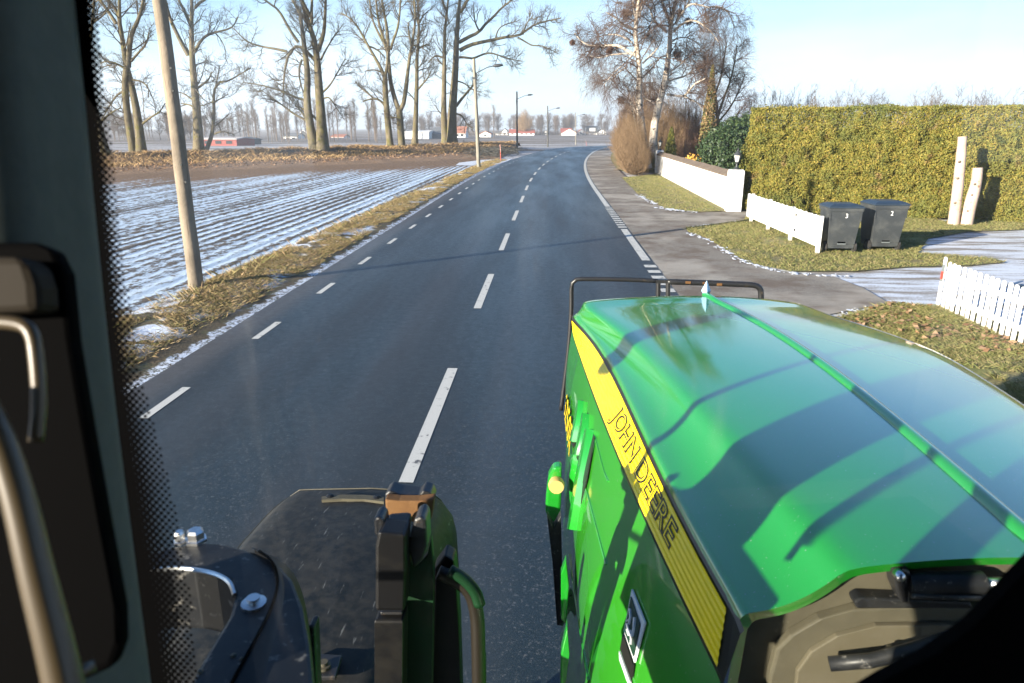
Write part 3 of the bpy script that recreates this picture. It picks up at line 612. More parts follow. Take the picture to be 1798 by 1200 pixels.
birch('right birch with a forked pale trunk and a crooked limb reaching right', 54.5, [
    ([(1150, 296), (1146, 262), (1148, 222), (1156, 188), (1168, 144), (1174, 100), (1177, 67), (1177, 38), (1188, 0)], 8.5, 3.8),
    ([(1149, 205), (1152, 182), (1162, 165), (1172, 150)], 2.6, 1.6), ([(1150, 183), (1140, 176), (1126, 170)], 1.8, .8), ([(1172, 57), (1158, 46), (1147, 36), (1143, 20), (1141, 13), (1130, 5)], 2.6, 1),
    ([(1172, 166), (1186, 168), (1200, 171), (1210, 160), (1218, 148), (1239, 138)], 2.4, 1), ([(1202, 171), (1214, 175), (1227, 182), (1236, 197)], 1.7, .7), ([(1175, 142), (1188, 138), (1205, 134), (1222, 118), (1240, 112)], 2.2, .8),
    ([(1176, 37), (1168, 20), (1164, 8), (1160, -5)], 2.8, 1.6), ([(1186, 42), (1194, 30), (1206, 10), (1220, 6), (1245, 14)], 2.4, .8), ([(1183, 55), (1200, 40), (1220, 34), (1248, 54), (1262, 75)], 2.2, .7),
    ([(1174, 78), (1190, 66), (1210, 66), (1228, 80)], 1.6, .6), ([(1206, 10), (1212, 0), (1216, -8)], 2, 1.2), ([(1170, 130), (1190, 118), (1215, 95), (1235, 90)], 1.8, .7), ([(1176, 96), (1160, 100), (1148, 112), (1135, 118)], 1.6, .6), ([(1240, 14), (1262, 10), (1282, 24), (1290, 50)], 1.6, .6)],
    [(1189, 96, 11), (1208, 38, 8), (1195, 23, 7)])
hero_tree('bare_tree', 'low wide bare tree behind the evergreen, right of the birches', 'tree', 58, [
    ([(1262, 262), (1262, 225), (1258, 190), (1254, 150), (1250, 120)], 4, 1.8), ([(1260, 205), (1270, 175), (1282, 145), (1290, 110), (1294, 80)], 2.4, .8), ([(1258, 190), (1245, 160), (1238, 120), (1236, 92)], 2.2, .8),
    ([(1256, 165), (1268, 130), (1272, 98), (1276, 75)], 2, .8), ([(1261, 215), (1282, 190), (1298, 160), (1308, 130)], 2, .7), ([(1262, 230), (1285, 215), (1304, 190)], 1.6, .7)], dens=3.0, trunkm=M_bark, twigm=M_redtwig, L=((1.0, 2.4), (.7, 1.4), (.4, 1.0)), nk=(9, 8, 5), up=(.3, -.2, -.6), rmin=.0055)

def leafcloud(pts, nrm, size, rng, asp=.5, spread=.6):
    """leaf-sized quads at pts, facing nrm with scatter"""
    n = len(pts); N = nrm+rng.standard_normal((n, 3))*spread; N /= np.linalg.norm(N, axis=1, keepdims=True)+1e-9
    A = rng.standard_normal((n, 3)); A -= (A*N).sum(1, keepdims=True)*N; A /= np.linalg.norm(A, axis=1, keepdims=True)+1e-9
    B = np.cross(N, A); s = (size*(.6+.8*rng.random(n)))[:, None]
    V = np.stack([pts-A*s, pts-B*s*asp*.9+A*s*.1, pts+A*s, pts+B*s*asp], 1)
    return V.reshape(-1, 3), np.arange(4*n).reshape(-1, 4)
def blades(pts, h, wd, lean, rng):
    n = len(pts); hh = h*(.4+.9*rng.random(n)); a = rng.random(n)*2*math.pi
    side = np.stack([np.cos(a), np.sin(a), 0*a], -1)*(wd*(.6+.8*rng.random(n)))[:, None]
    ln = rng.standard_normal((n, 2))*lean; tipv = np.stack([ln[:, 0]*hh, ln[:, 1]*hh, hh], -1)
    V = np.stack([pts-side, pts+side, pts+tipv*.6+side*.6, pts+tipv*np.array([1.25, 1.25, 1.0])], 1)
    return V.reshape(-1, 3), np.arange(4*n).reshape(-1, 4)
def inpoly(P, poly):
    x, y = P[:, 0], P[:, 1]; r = np.zeros(len(P), bool); j = len(poly)-1
    for i in range(len(poly)):
        xi, yi = poly[i]; xj, yj = poly[j]
        c = ((yi > y) != (yj > y)) & (x < (xj-xi)*(y-yi)/(yj-yi+1e-12)+xi); r ^= c; j = i
    return r
# verge grass: tufts, denser away from the asphalt, none on the snow
rg = np.random.default_rng(21)
n = 300000; yy = 4.5+66*rg.random(n)**1.7; t = rg.random(n)
tuf = vnoise(t*3, yy, .45, 8)*.6+vnoise(t*2, yy, 1.6, 18)*.5
x = (-5.05+bend(yy))*(1-t)+(vx(yy)-.1)*t
keep = (tuf+.35*rg.random(n) > .68+.25*(np.abs(t-.55) > .42)+.35*(t < .10))
sx_, yk, tk = x[keep], yy[keep], t[keep]
zb = .012+.06*np.sin(tk*math.pi)
V, F = blades(np.stack([sx_, yk, zb], -1), .055, .0026, 1.0, rg); F1 = F
k2 = (rg.random(len(sx_)) < .03) & (tk > .6)
V2, F2 = blades(np.stack([sx_, yk, zb], -1)[k2], .17, .0024, .6, rg)
V, F = cat([(V, F), (V2, F2)])
tag(raw('verge_grass', V, F, M_verge_grass), 'dry grass along the snowy field edge', 'grass', kind='stuff')
def lawn(name, poly, num, h, near, label, wd=.006, seed=1):
    r = np.random.default_rng(seed); P = np.array(poly); lo, hi = P.min(0), np.minimum(P.max(0), near)
    lo = np.maximum(lo, [-50, 4])
    p = lo+(hi-lo)*r.random((num, 2)); p = p[inpoly(p, poly)]; ed = vnoise(p[:, 0], p[:, 1], .6, 6)*.6+vnoise(p[:, 0], p[:, 1], .2, 7)*.4
    p = p[ed > .30]
    V, F = blades(np.column_stack([p, np.full(len(p), .018)]), h, wd, .8, r)
    return tag(raw(name, V, F, M_lawn_grass), label, 'grass', kind='stuff')
lawn('lawn_grass', LAWN_A, 36000, .045, (9, 52), 'short grass in front of the white wall', .007, 2)
lawn('lawn_grass', LAWN_B, 150000, .05, (17.5, 26), 'short grass around the wheelie bins', .0055, 3)
lawn('lawn_grass', LAWN_C, 110000, .055, (8, 13), 'short grass in front of the picket fence', .0038, 4)
p = np.stack([4.6+2.3*rg.random(1500), 6+6.5*rg.random(1500)], -1); p = p[inpoly(p, LAWN_C)]; p = p[vnoise(p[:, 0], p[:, 1], .7, 31) > .48]
V, F = leafcloud(np.column_stack([p, .05+.03*rg.random(len(p))]), np.array([[0, 0, 1.]]), np.full(len(p), .045), rg, .7, .35)
tag(raw('fallen_leaves', V, F, M_leaf), 'brown fallen leaves on the lawn before the picket fence', 'leaves', kind='stuff')
# litter, straw and brash on the headland bank
n = 52000; x = -62+56*rg.random(n); d = -26+29*rg.random(n)**.55; y = ytree(x)+d; k = (y > 40) & (x < -6.6+bend(y)) & (vnoise(x, y, 2.2, 14)+.25*rg.random(n) > .42); x, y = x[k], y[k]
V, F = blades(np.stack([x, y, headz(x, y)-.02], -1), .30, .016, .8, rg)
tag(raw('dry_bank_grass', V, F, M_straw), 'straw coloured grass on the bank under the bare trees', 'grass', kind='stuff')
n = 14000; x = -60+54*rg.random(n); y = ytree(x)+2-38*rg.random(n)**1.5; k = (y > 40) & (x < -6.6+bend(y)); x, y = x[k], y[k]
V, F = leafcloud(np.stack([x, y, np.where(y > 84+1.2*x, headz(x, y), .0)+.03], -1), np.array([[0, 0, 1.]]), np.full(len(x), .10), rg, .7, .5)
tag(raw('leaf_litter', V, F, M_leaf), 'brown leaf litter on the bank', 'leaves', kind='stuff')

# ------------------------------------------------------------------ hedge and garden shrubs
def hedge():
    A, B = np.array([7.2, 27.3]), np.array([31.0, 18.6]); H = 3.70; th = 2.0
    t = empty('conifer_hedge', (A[0], A[1], 0), 'tall clipped yellow-green conifer hedge behind the bins', 'hedge')
    u = (B-A)/np.linalg.norm(B-A); nrm = np.array([u[1], -u[0]]); Ln = np.linalg.norm(B-A); r = np.random.default_rng(4)
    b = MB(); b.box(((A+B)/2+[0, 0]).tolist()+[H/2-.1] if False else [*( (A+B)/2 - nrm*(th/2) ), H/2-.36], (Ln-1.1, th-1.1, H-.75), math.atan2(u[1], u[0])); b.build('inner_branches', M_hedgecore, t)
    def bulge(s, z): return (.26*(vnoise(s, z, 1.1, 40)-.5)+.36*(vnoise(s, z, .45, 41)-.5))+.26*(vnoise(s, z, .2, 42)-.5)
    P = []; N = []; n = 190000
    s = Ln*.62*r.random(n); z = .05+(H-.05)*r.random(n); dep = -.36*r.random(n)**1.5
    o = bulge(s, z)+dep-.10*(1-z/H)*0; cor = np.minimum(s, .5); o -= .16*(1-cor/.5)**2
    o -= .12*np.clip((z-H+.25)/.25, 0, 1)**2
    P.append(np.column_stack([A+u*s[:, None]+nrm*o[:, None], z])); N.append(np.tile([nrm[0], nrm[1], .55], (n, 1)))
    n = 12000; s = Ln*.62*r.random(n); q = th*r.random(n); z = H+.20*(vnoise(s, q, .9, 43)-.5)+.14*(vnoise(s, q, .2, 45)-.5)-.1*r.random(n)
    P.append(np.column_stack([A+u*s[:, None]-nrm*q[:, None], z])); N.append(np.tile([0, 0, 1.], (n, 1)))
    n = 14000; q = th*r.random(n); z = .2+(H-.2)*r.random(n); o = bulge(q+77, z)-.2*r.random(n)**1.6
    P.append(np.column_stack([A-u*o[:, None]-nrm*q[:, None], z])); N.append(np.tile([-u[0], -u[1], .4], (n, 1)))
    P = np.vstack(P); N = np.vstack(N)
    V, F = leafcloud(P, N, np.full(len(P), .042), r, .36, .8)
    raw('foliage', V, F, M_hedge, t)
hedge()
def shrub(name, label, c, rad, num, leaf, m, core=None, shell=.55, seed=1, group=None, stem=True, lean=.4, cat_='shrub', asp=.5, cone=False):
    r = np.random.default_rng(seed); c = np.array(c, float); t = empty(name, (c[0], c[1], 0), label, cat_, group)
    d = r.standard_normal((num, 3)); d /= np.linalg.norm(d, axis=1, keepdims=True)
    f = (shell+(1-shell)*r.random(num))*(.80+.42*vnoise(d[:, 0]*3+c[0], d[:, 2]*3+d[:, 1]*2, .55, seed+50))
    P = d*f[:, None]
    if cone:
        h = r.random(num)**1.35; a = r.random(num)*2*math.pi; q = (1-h)**.75*(.7+.3*r.random(num))*(.85+.3*vnoise(a, h*9, .6, seed))
        P = np.column_stack([np.cos(a)*q, np.sin(a)*q, h*2-1]); d = np.column_stack([np.cos(a), np.sin(a), .5+0*a])
    P = P*np.array(rad)+c; k = P[:, 2] > .02; P, d = P[k], d[k]
    V, F = leafcloud(P, d*.8+np.array([0, 0, .3]), np.full(len(P), leaf), r, asp, .9)
    raw('foliage', V, F, m, t)
    b = MB()
    for k in range(5):
        a = k*1.26; b.tube([(c[0]+.05*math.cos(a), c[1]+.05*math.sin(a), -.05), (c[0]+.3*rad[0]*math.cos(a), c[1]+.3*rad[1]*math.sin(a), c[2]*.8), (c[0]+.55*rad[0]*math.cos(a), c[1]+.55*rad[1]*math.sin(a), c[2]+rad[2]*.4)], [.05, .03, .012], 6)
    b.build('stem', M_bark, t)
    return t
def brush(name, label, x0, x1, y0, y1, hf, num, m, seed, group=None, rmin=.006, leaf=True, twlen=(.5, 1.3)):
    r = np.random.default_rng(seed); t = empty(name, ((x0+x1)/2, (y0+y1)/2, 0), label, 'shrub', group)
    a = r.random(num)*2*math.pi; q = np.sqrt(r.random(num)); cx, cy = (x0+x1)/2, (y0+y1)/2
    ex, ey = (x1-x0)/2*q*np.cos(a), (y1-y0)/2*q*np.sin(a)
    top = hf*(1-.72*q**2.4)*(.72+.42*r.random(num)); p0 = np.column_stack([cx+ex*.45, cy+ey*.45, 0*ex]); p2 = np.column_stack([cx+ex, cy+ey, top]); 
    p1 = (p0+p2)/2+np.column_stack([ex*.18, ey*.18, -.0*top])+r.standard_normal((num, 3))*.12
    P = np.stack([p0, (p0+p1)/2+r.standard_normal((num, 3))*.05, p1, (p1+p2)/2+r.standard_normal((num, 3))*.08, p2], 1)
    Rr = np.linspace(.022, .006, 5)[None]*(.6+.7*r.random(num))[:, None]
    K1, r1 = kids(P, Rr, 9, .12, (15, 60), twlen, 4, .5, r, .6, .16, rmin)
    K2, r2 = kids(K1, r1, 5, .1, (20, 60), (.2, .6), 3, .3, r, .6, .15, rmin*.8)
    V, F = tubes(P, Rr, 4); raw('stem', V, F, m, t)
    V, F = cat([tubes(K1, r1, 3), tubes(K2, r2, 3)]); raw('crown', V, F, m, t)
    return t
BG = 'brown bare shrubs beside the path'
brush('bare_shrub', 'rounded tan bare shrub at the path edge, nearest the road', 4.8, 6.6, 46, 56, 3.4, 300, M_brown, 1, BG)
brush('bare_shrub', 'reddish bare shrub under the left birch, taller than its neighbours', 5.2, 10.8, 57, 70, 6.6, 430, M_brown, 2, BG, .007, twlen=(.7, 1.7))
brush('bare_shrub', 'brown bare shrub behind the small cone-shaped conifer', 8.0, 12.6, 57, 63, 5.2, 380, M_brown, 3, BG)
brush('bare_shrub', 'far brown bare shrub at the bend of the road', 6.4, 10.5, 66, 84, 5.0, 420, M_brown, 5, BG, .008, twlen=(.7, 1.6))
brush('bare_shrub', 'purple-brown bare shrub between the birches and the dark evergreen', 9.6, 13.6, 56, 61, 4.8, 260, M_redtwig, 6, BG)
p = PY(1157, 300, 50.8)
shrub('cone_conifer', 'small yellow-green cone-shaped conifer behind the far end of the white wall', (8.1, 50.2, 1.5), (.66, .62, 1.55), 6500, .075, M_thuja, seed=3, cone=True, cat_='conifer')
shrub('slender_conifer', 'tall slender conifer with brown ivy behind the white wall', (11.0, 52.5, 3.5), (.8, .8, 3.6), 4200, .10, M_ivy, seed=4, cone=True, cat_='conifer')
shrub('evergreen_shrub', 'large dark green evergreen shrub beside the hedge end', (10.2, 42.5, 1.6), (1.75, 1.7, 1.75), 20000, .08, M_ever, seed=5, shell=.5)
shrub('evergreen_shrub', 'dark green evergreen standing higher beside the hedge end', (11.4, 45.0, 2.0), (1.5, 1.5, 1.85), 18000, .08, M_ever, seed=6, shell=.5)
shrub('evergreen_shrub', 'low grey-green evergreen just behind the lantern pillar', (8.2, 33.5, .7), (.9, .9, .62), 2600, .09, M_ever, seed=8, shell=.5)
shrub('yellow_shrub', 'small bright yellow shrub peeping over the white wall', (8.25, 43, .95), (.55, .6, .58), 700, .10, M_yellow, seed=7, shell=.4)
shrub('evergreen_shrub', 'low bushy green shrub at the far end of the white wall', (7.0, 53.4, .55), (.7, .8, .75), 2000, .09, M_thuja, seed=9, shell=.4)
# shrub tops seen over the hedge
for k, (px, py, y, wd) in enumerate([(1345, 176, 62, 3.2), (1395, 172, 66, 4.2), (1445, 178, 60, 2.6), (1505, 172, 64, 3.6), (1540, 180, 70, 2.5), (1620, 178, 64, 3.0), (1648, 182, 58, 2.2), (1715, 172, 60, 3.2), (1765, 169, 62, 3.8)]):
    q = PY(px, py, y)
    brush('bare_shrub', ['wide bare shrub top showing over the left end of the hedge', 'full bare shrub top above the hedge, over the left bin', 'thin bare shrub top above the hedge, over the two bins', 'bushy bare shrub top above the hedge, right of the bins', 'sparse low shrub top above the hedge, left of the log post',
          'thin bare shrub top above the hedge, just left of the log post', 'lowest bare shrub top above the hedge, beside the log post', 'bare shrub top above the hedge, right of the log posts', 'rightmost bushy bare shrub top above the hedge'][k],
          q[0]-wd, q[0]+wd, y-1.5, y+1.5, q[2]+.4, 120, M_fartwig, 60+k, 'bare shrub tops over the hedge', .010, twlen=(.6, 1.6))

# ------------------------------------------------------------------ poles, lamps, walls, fences, bins
def pole(name, label, pb, pt, y, r0, r1, m, extra=0, group=None):
    a = PY(*pb, y); a[2] = float(zt(a[0], y))-.05; b = PY(*pt, y)
    t = empty(name, a, label, 'pole' if name == 'utility_pole' else 'street lamp', group)
    n = 14; P = a+(b-a)*np.linspace(0, 1, n)[:, None]; P[1:-1, :2] += RNG.standard_normal((n-2, 2))*r0*.05
    MB().tube(P, np.linspace(r0, r1, n), 14).build('post', m, t, smooth='auto')
    return t, a, b
t, a, b = pole('utility_pole', 'weathered wooden utility pole on the grass between field and road', (346, 516), (266, -110), 13.0, .142, .105, M_pole)
for k, (px, py) in enumerate([(304, 160), (318, 290), (300, 120), (326, 320)]):
    q = PY(px, py, 12.86); MB().lathe([(.02, -.012), (.024, 0), (.012, .012)], q, 8, 'y').build('knot', M_darkpole, t)
for px, pb, pt, y, r, m, lab, al in [(841, 297, (832, 104), 56, .155, M_pole2, 'nearest lamp post, wooden and leaning slightly, beside the snowy field entrance', 1.75), (908, 263, (907.5, 161), 110, .15, M_darkpole, 'dark lamp post standing beyond the brushwood pile', 2.0),
                                (962, 258.5, (961.5, 186), 138, .13, M_darkpole, 'slim dark lamp post at the outside of the bend, third along the road', 2.0), (1011, 255, (1010.5, 198), 190, .12, M_pole2, 'farthest and palest lamp post, in front of the red-roofed houses', 2.2)]:
    t, a, b = pole('street_lamp', lab, (px, pb), pt, y, r, r*.72, m, group='lamp posts along the road')
    h = b[2]-a[2]; s = b-(b-a)*.13
    MB().tube([s, s+np.array([al*.2, 0, h*.02]), s+np.array([al*.55, -.1, h*.055]), s+np.array([al*.78, -.1, h*.066])], .032, 8).build('lamp_arm', M_iron, t, smooth=True)
    e = s+np.array([al*.78, -.1, h*.066])
    MB().tube([e, e+np.array([.15, 0, .03]), e+np.array([.5, 0, .06]), e+np.array([.78, 0, .07])], [.05, .11, .12, .05], 10).build('lamp_head', M_iron, t, smooth=True)
    MB().box(s-np.array([0, .0, .3]), (r*1.9, r*1.9, .12)).build('clamp', M_iron, t)
for (x0, yb, yt, y, lab) in [(879.5, 281, 254, 68, 'red and pale snow pole standing by the snowy field entrance'), (1030, 254.5, 247.5, 176, 'far red snow pole beside the road bend')]:
    p = PY(x0, yb, y); p2 = PY(x0-1.5, yt, y); t = empty('snow_pole', p, lab, 'snow pole', 'red snow poles')
    MB().tube([p-np.array([0, 0, .2]), p*.5+p2*.5], .03, 8).build('post', M_redplastic, t); MB().tube([p*.5+p2*.5, p2], .022, 8).build('tip', mat('pale_orange_plastic', (.75, .38, .30), .6), t)
# white wall with coping, pillars, lanterns
wa, wb = np.array([6.72, 27.6]), np.array([7.30, 50.3])
t = empty('garden_wall', (*wa, 0), 'long white rendered garden wall with a brown sloping coping', 'wall')
H0 = 1.26; nrm = np.array([.999, -.02])
b = MB(); b.prism([(*(wa), -.1), (*(wa+nrm*.3), -.1), (*(wb+nrm*.3), -.1), (*wb, -.1)], (0, 0, H0+.1)); b.build('wall', M_render, t)
b = MB(); n = 24; P = []
for k in range(n+1):
    c = wa+(wb-wa)*k/n; j = .012*math.sin(k*2.1)
    P.append([(c[0]-.09, c[1], H0-.02), (c[0]-.09, c[1], H0+.035+j), (c[0]+.16, c[1], H0+.20+j), (c[0]+.40, c[1], H0+.035), (c[0]+.40, c[1], H0-.02)])
b.grid(P); b.build('coping', M_coping, t)
for c, hh, wdt, lh in [((6.86, 27.25), 1.50, .50, 1.0), ((7.45, 50.6), 1.52, .50, .85)]:
    b = MB(); b.box((c[0], c[1], hh/2-.05), (wdt, wdt, hh+.1)); b.box((c[0], c[1], hh+.012), (wdt*.9, wdt*.9, .03)); b.build('pillar', M_render, t, bevel=.015)
    near = c[1] < 40
    l = empty('wall_lantern', (c[0], c[1], hh+.03), 'black lantern on the near pillar of the white wall' if near else 'black round lantern on the far end of the white wall, by the cone conifer', 'lantern', 'lanterns on the white wall')
    z = hh+.03; s = 1.0 if near else .95
    MB().lathe([(.15, 0), (.15, .02), (.09, .045), (.045, .09), (.035, .20), (.06, .225), (.045, .25), (.05, .27)], (c[0], c[1], z), 14).build('stand', M_iron, l, smooth='auto')
    MB().lathe([(.06, .27), (.075, .30), (.115, .48), (.12, .52)], (c[0], c[1], z), 6).build('lantern_glass', M_lampglass, l)
    MB().lathe([(.155, .515), (.14, .545), (.09, .60), (.05, .65), (.03, .66), (.028, .70), (.014, .72), (.010, .78)], (c[0], c[1], z), 14).build('cap', M_iron, l, smooth='auto')
    b = MB()
    for k in range(6):
        a = k*math.pi/3; b.tube([(c[0]+.062*math.cos(a), c[1]+.062*math.sin(a), z+.27), (c[0]+.122*math.cos(a), c[1]+.122*math.sin(a), z+.52)], .008, 5)
    b.build('lantern_frame', M_iron, l)
t = empty('garden_gate', (7.16, 27.35, 0), 'dark grey gate panel hinged at the white pillar', 'gate')
b = MB(); b.box((7.13, 27.33, .72), (.05, .07, 1.46)); b.build('gate_post', M_iron, t); b = MB(); b.box((7.20, 27.38, .72), (.06, .06, 1.42)); b.build('hinge_post', M_log, t)
b = MB(); b.box((7.75, 28.3, .76), (1.0, .05, 1.34), .9); b.build('gate_panel', M_gate, t)
b = MB(); b.box((7.74, 28.26, 1.45), (1.0, .07, .06), .9); b.build('top_rail', M_gate, t)
# bins
def bin_thing(label, c, rz, w, d, h, digit):
    t = empty('wheelie_bin', (0, 0, 0), label, 'bin', 'wheelie bins')
    b = MB(); k = .80; z0 = .13
    def ring(z, f, e=0): return [(-w/2*f-e, -d/2*f-e, z), (w/2*f+e, -d/2*f-e, z), (w/2*f+e, d/2*f+e, z), (-w/2*f-e, d/2*f+e, z)]
    R = [ring(z0, k), ring(z0+.10, k+.015), ring(z0+.105, k+.03), ring(h*.72, .955), ring(h-.13, .985), ring(h-.128, 1.0, .018), ring(h-.05, 1.0, .022)]
    v = [p for r in R for p in r]; f = [(i*4+j, i*4+(j+1) % 4, (i+1)*4+(j+1) % 4, (i+1)*4+j) for i in range(len(R)-1) for j in range(4)]+[(3, 2, 1, 0)]
    b.add(v, f); b.build('body', M_bin, t, bevel=.02)
    L = [ring(h-.05, 1.0, .04), ring(h-.015, 1.0, .04), ring(h+.02, .93), ring(h+.05, .70)]
    b = MB(); v = [p for r in L for p in r]; f = [(i*4+j, i*4+(j+1) % 4, (i+1)*4+(j+1) % 4, (i+1)*4+j) for i in range(3) for j in range(4)]+[(3, 2, 1, 0), (12, 13, 14, 15)]
    b.add(v, f)
    b.build('lid', M_binlid, t, bevel=.015)
    b = MB(); b.tube([(-w*.42, d/2+.06, h-.07), (w*.42, d/2+.06, h-.07)], .02, 8); b.build('handle', M_bin, t)
    for s in (-1, 1):
        q = MB(); q.lathe([(.10, -.035), (.145, -.03), (.15, 0), (.145, .03), (.10, .035)], (s*(w*k/2+.05), -d*.22, .15), 20, 'x'); wh = q.build('wheel', M_rubber, t, smooth='auto')
        q = MB(); q.lathe([(.05, -.038), (.085, -.036), (.085, .036), (.05, .038)], (s*(w*k/2+.05), -d*.22, .15), 14, 'x'); q.build('hub', M_bin, wh)
        q = MB(); q.box((s*w*.475, -d/2*.97, h-.24), (.03, .03, .24)); q.build('corner_rib', M_bin, t)
    b = MB(); b.box((0, -d/2*k-.010, z0+.165), (.19, .012, .085)); b.build('grip_recess', M_cabblack, t)
    b = MB(); b.box((0, -d/2*k-.022, z0+.115), (.20, .03, .022)); b.build('grip_bar', M_grey, t)
    b = MB(); b.box((0, -d/2*k-.008, z0+.06), (w*.62, .014, .02)); b.build('base_rib', M_bin, t)
    tx = text_mesh(digit, .15); V = [( x+.02, -d/2*.982-.010-(.0), z+h*.80) for x, z in tx[0]]
    m = MB(); m.add([(x, y_-.004, z) for x, y_, z in V], tx[1]); m.build('number', M_sign, t)
    t.location = c; t.rotation_euler = (0, 0, rz)
    return t
def text_mesh(s, size, shear=0.0, off=0.0, spacing=1.0):
    cu = bpy.data.curves.new('lettering', 'FONT'); cu.body = s; cu.size = size; cu.align_x = 'CENTER'; cu.align_y = 'CENTER'; cu.shear = shear; cu.offset = off; cu.space_character = spacing; cu.resolution_u = 4
    o = bpy.data.objects.new('lettering', cu); COL.objects.link(o); dg = bpy.context.evaluated_depsgraph_get(); me = o.evaluated_get(dg).to_mesh()
    v = [(p.co.x, p.co.y) for p in me.vertices]; f = [tuple(p.vertices) for p in me.polygons]
    o.evaluated_get(dg).to_mesh_clear(); bpy.data.objects.remove(o); bpy.data.curves.remove(cu)
    return v, f
bin_thing('dark wheelie bin nearest the low white fence', (7.24, 18.2, 0), -.03, .77, .74, 1.17, '3')
bin_thing('dark wheelie bin on the right of the pair, on its snowy side', (8.44, 18.55, 0), .03, .80, .78, 1.21, '2')
t = bin_thing('grey bin standing half hidden behind the gate', (7.62, 27.75, 0), .4, .60, .6, 1.22, '2')
t['group'] = 'wheelie bins'
for ch in list(t.children):
    if ch.name.startswith('number'): bpy.data.objects.remove(ch)
# low white board fence
t = empty('board_fence', (6.5, 21, 0), 'low white close-boarded fence in front of the hedge', 'fence')
f0, f1 = np.array([6.50, 24.05]), np.array([6.58, 17.85]); b = MB(); n = 46
for k in range(n):
    c = f0+(f1-f0)*(k+.5)/n; hh = .94+.012*math.sin(k*2.3); w2 = 6.2/n*.47
    P = [(c[0], c[1]-w2, .20), (c[0], c[1]+w2, .20), (c[0], c[1]+w2, hh-.03), (c[0], c[1]+w2*.5, hh), (c[0], c[1]-w2*.5, hh), (c[0], c[1]-w2, hh-.03)]
    b.prism(P, (.022, 0, 0))
b.build('boards', M_white, t)
b = MB(); b.box((6.585, 20.95, .38), (.05, 6.1, .07)); b.build('rail', M_white, t); b = MB(); b.box((6.585, 20.95, .78), (.05, 6.1, .07)); b.build('rail', M_white, t)
for y in (17.80, 19.9, 22.0, 23.9):
    b = MB(); b.box((6.64, y, .44), (.09, .09, 1.0)); b.build('post', M_white, t, bevel=.008)
# picket fence with reflector
t = empty('picket_fence', (6.74, 11, 0), 'white picket fence with a red reflector on its end picket', 'fence')
b = MB(); yk = [12.30-.150*k for k in range(36)]
for k, y in enumerate(yk):
    hh = .84 if k else .90; w2 = .047; z0 = .03; x = 6.74+.02*math.sin(k*1.7)*.3
    a = np.linspace(0, math.pi, 7); P = [(x, y-w2, z0), (x, y+w2, z0)]+[(x, y+w2*math.cos(q), hh-.047+.047*math.sin(q)) for q in a]
    b.prism(P, (.012, 0, 0))
b.build('pickets', M_white, t)
for z in (.24, .62):
    b = MB(); b.box((6.79, 9.7, z), (.045, 5.3, .085)); b.build('rail', M_white, t)
for y in (12.2, 10.05, 7.6):
    b = MB(); b.box((6.85, y, .36), (.09, .09, .84)); b.build('post', M_white, t)
b = MB(); b.box((6.735, 12.30, .62), (.008, .072, .30)); r = b.build('reflector', M_grey, t); b = MB(); b.box((6.729, 12.30, .58), (.006, .066, .13)); b.build('red_reflector', M_red, r)
# log posts before the hedge
for pts, r, lab in [([(1674, 394), (1682, 330), (1688, 270), (1690, 240)], (.175, .155, .145, .135), 'taller pale peeled log post standing before the hedge'), ([(1696, 393), (1703, 360), (1714, 325), (1717, 295)], (.21, .18, .165, .15), 'shorter curved peeled log leaning by the taller one')]:
    W = [PY(px, py, 23.6+.02*k) for k, (px, py) in enumerate(pts)]; W[0][2] = -.05; P = resample(W, 12)
    t = empty('log_post', (W[0][0], W[0][1], 0), lab, 'log', 'peeled logs by the hedge'); MB().tube(P, np.interp(np.linspace(0, 1, 12), np.linspace(0, 1, 4), r)*(1+.04*RNG.standard_normal(12)), 14).build('trunk', M_log, t, smooth='auto')
    for k in (3, 6, 8):
        q = P[k]; MB().tube([q+np.array([-.08, -.10, 0]), q+np.array([-.12, -.16, .02])], [.05, .03], 7).build('knot', M_coping, t)
# timber on the bank, brushwood
p0, p1 = PY(498, 279, 79), PY(540, 278, 80.5); t = tag(MB().tube(resample([p0, (p0+p1)/2+np.array([0, 0, .06]), p1], 8), np.linspace(.22, .15, 8), 10).build('fallen_log', M_log, smooth=True), 'pale fallen log lying on the brown bank', 'log')
p0, p1 = PY(403, 274, 77), PY(409, 277, 76); tag(MB().tube(resample([p0, (p0+p1)/2, p1], 6), np.linspace(.16, .1, 6), 8).build('fallen_log', M_log, smooth=True), 'short broken pale branch on the bank right of the straight trunk', 'log')
r = np.random.default_rng(77); nb = 900; c = np.array([-6.6, 88, .3]); P0 = c+r.standard_normal((nb, 3))*np.array([1.3, 7.0, .12]); P0[:, 0] = np.minimum(P0[:, 0], -5.6+bend(P0[:, 1])); dv = r.standard_normal((nb, 3))*np.array([.9, .9, .25]); P0[:, 2] = np.abs(P0[:, 2])+.05
P = P0[:, None, :]+dv[:, None, :]*np.linspace(0, 1, 4)[None, :, None]+r.standard_normal((nb, 4, 3))*.05
P[:, :, 0] = np.minimum(P[:, :, 0], -5.35+bend(P[:, :, 1]))
V, F = tubes(P, np.full((nb, 4), .025)*np.linspace(1, .4, 4), 3); tag(raw('brushwood_pile', V, F, M_darkpole), 'low dark pile of cut branches at the roadside by the lamp posts', 'brushwood')

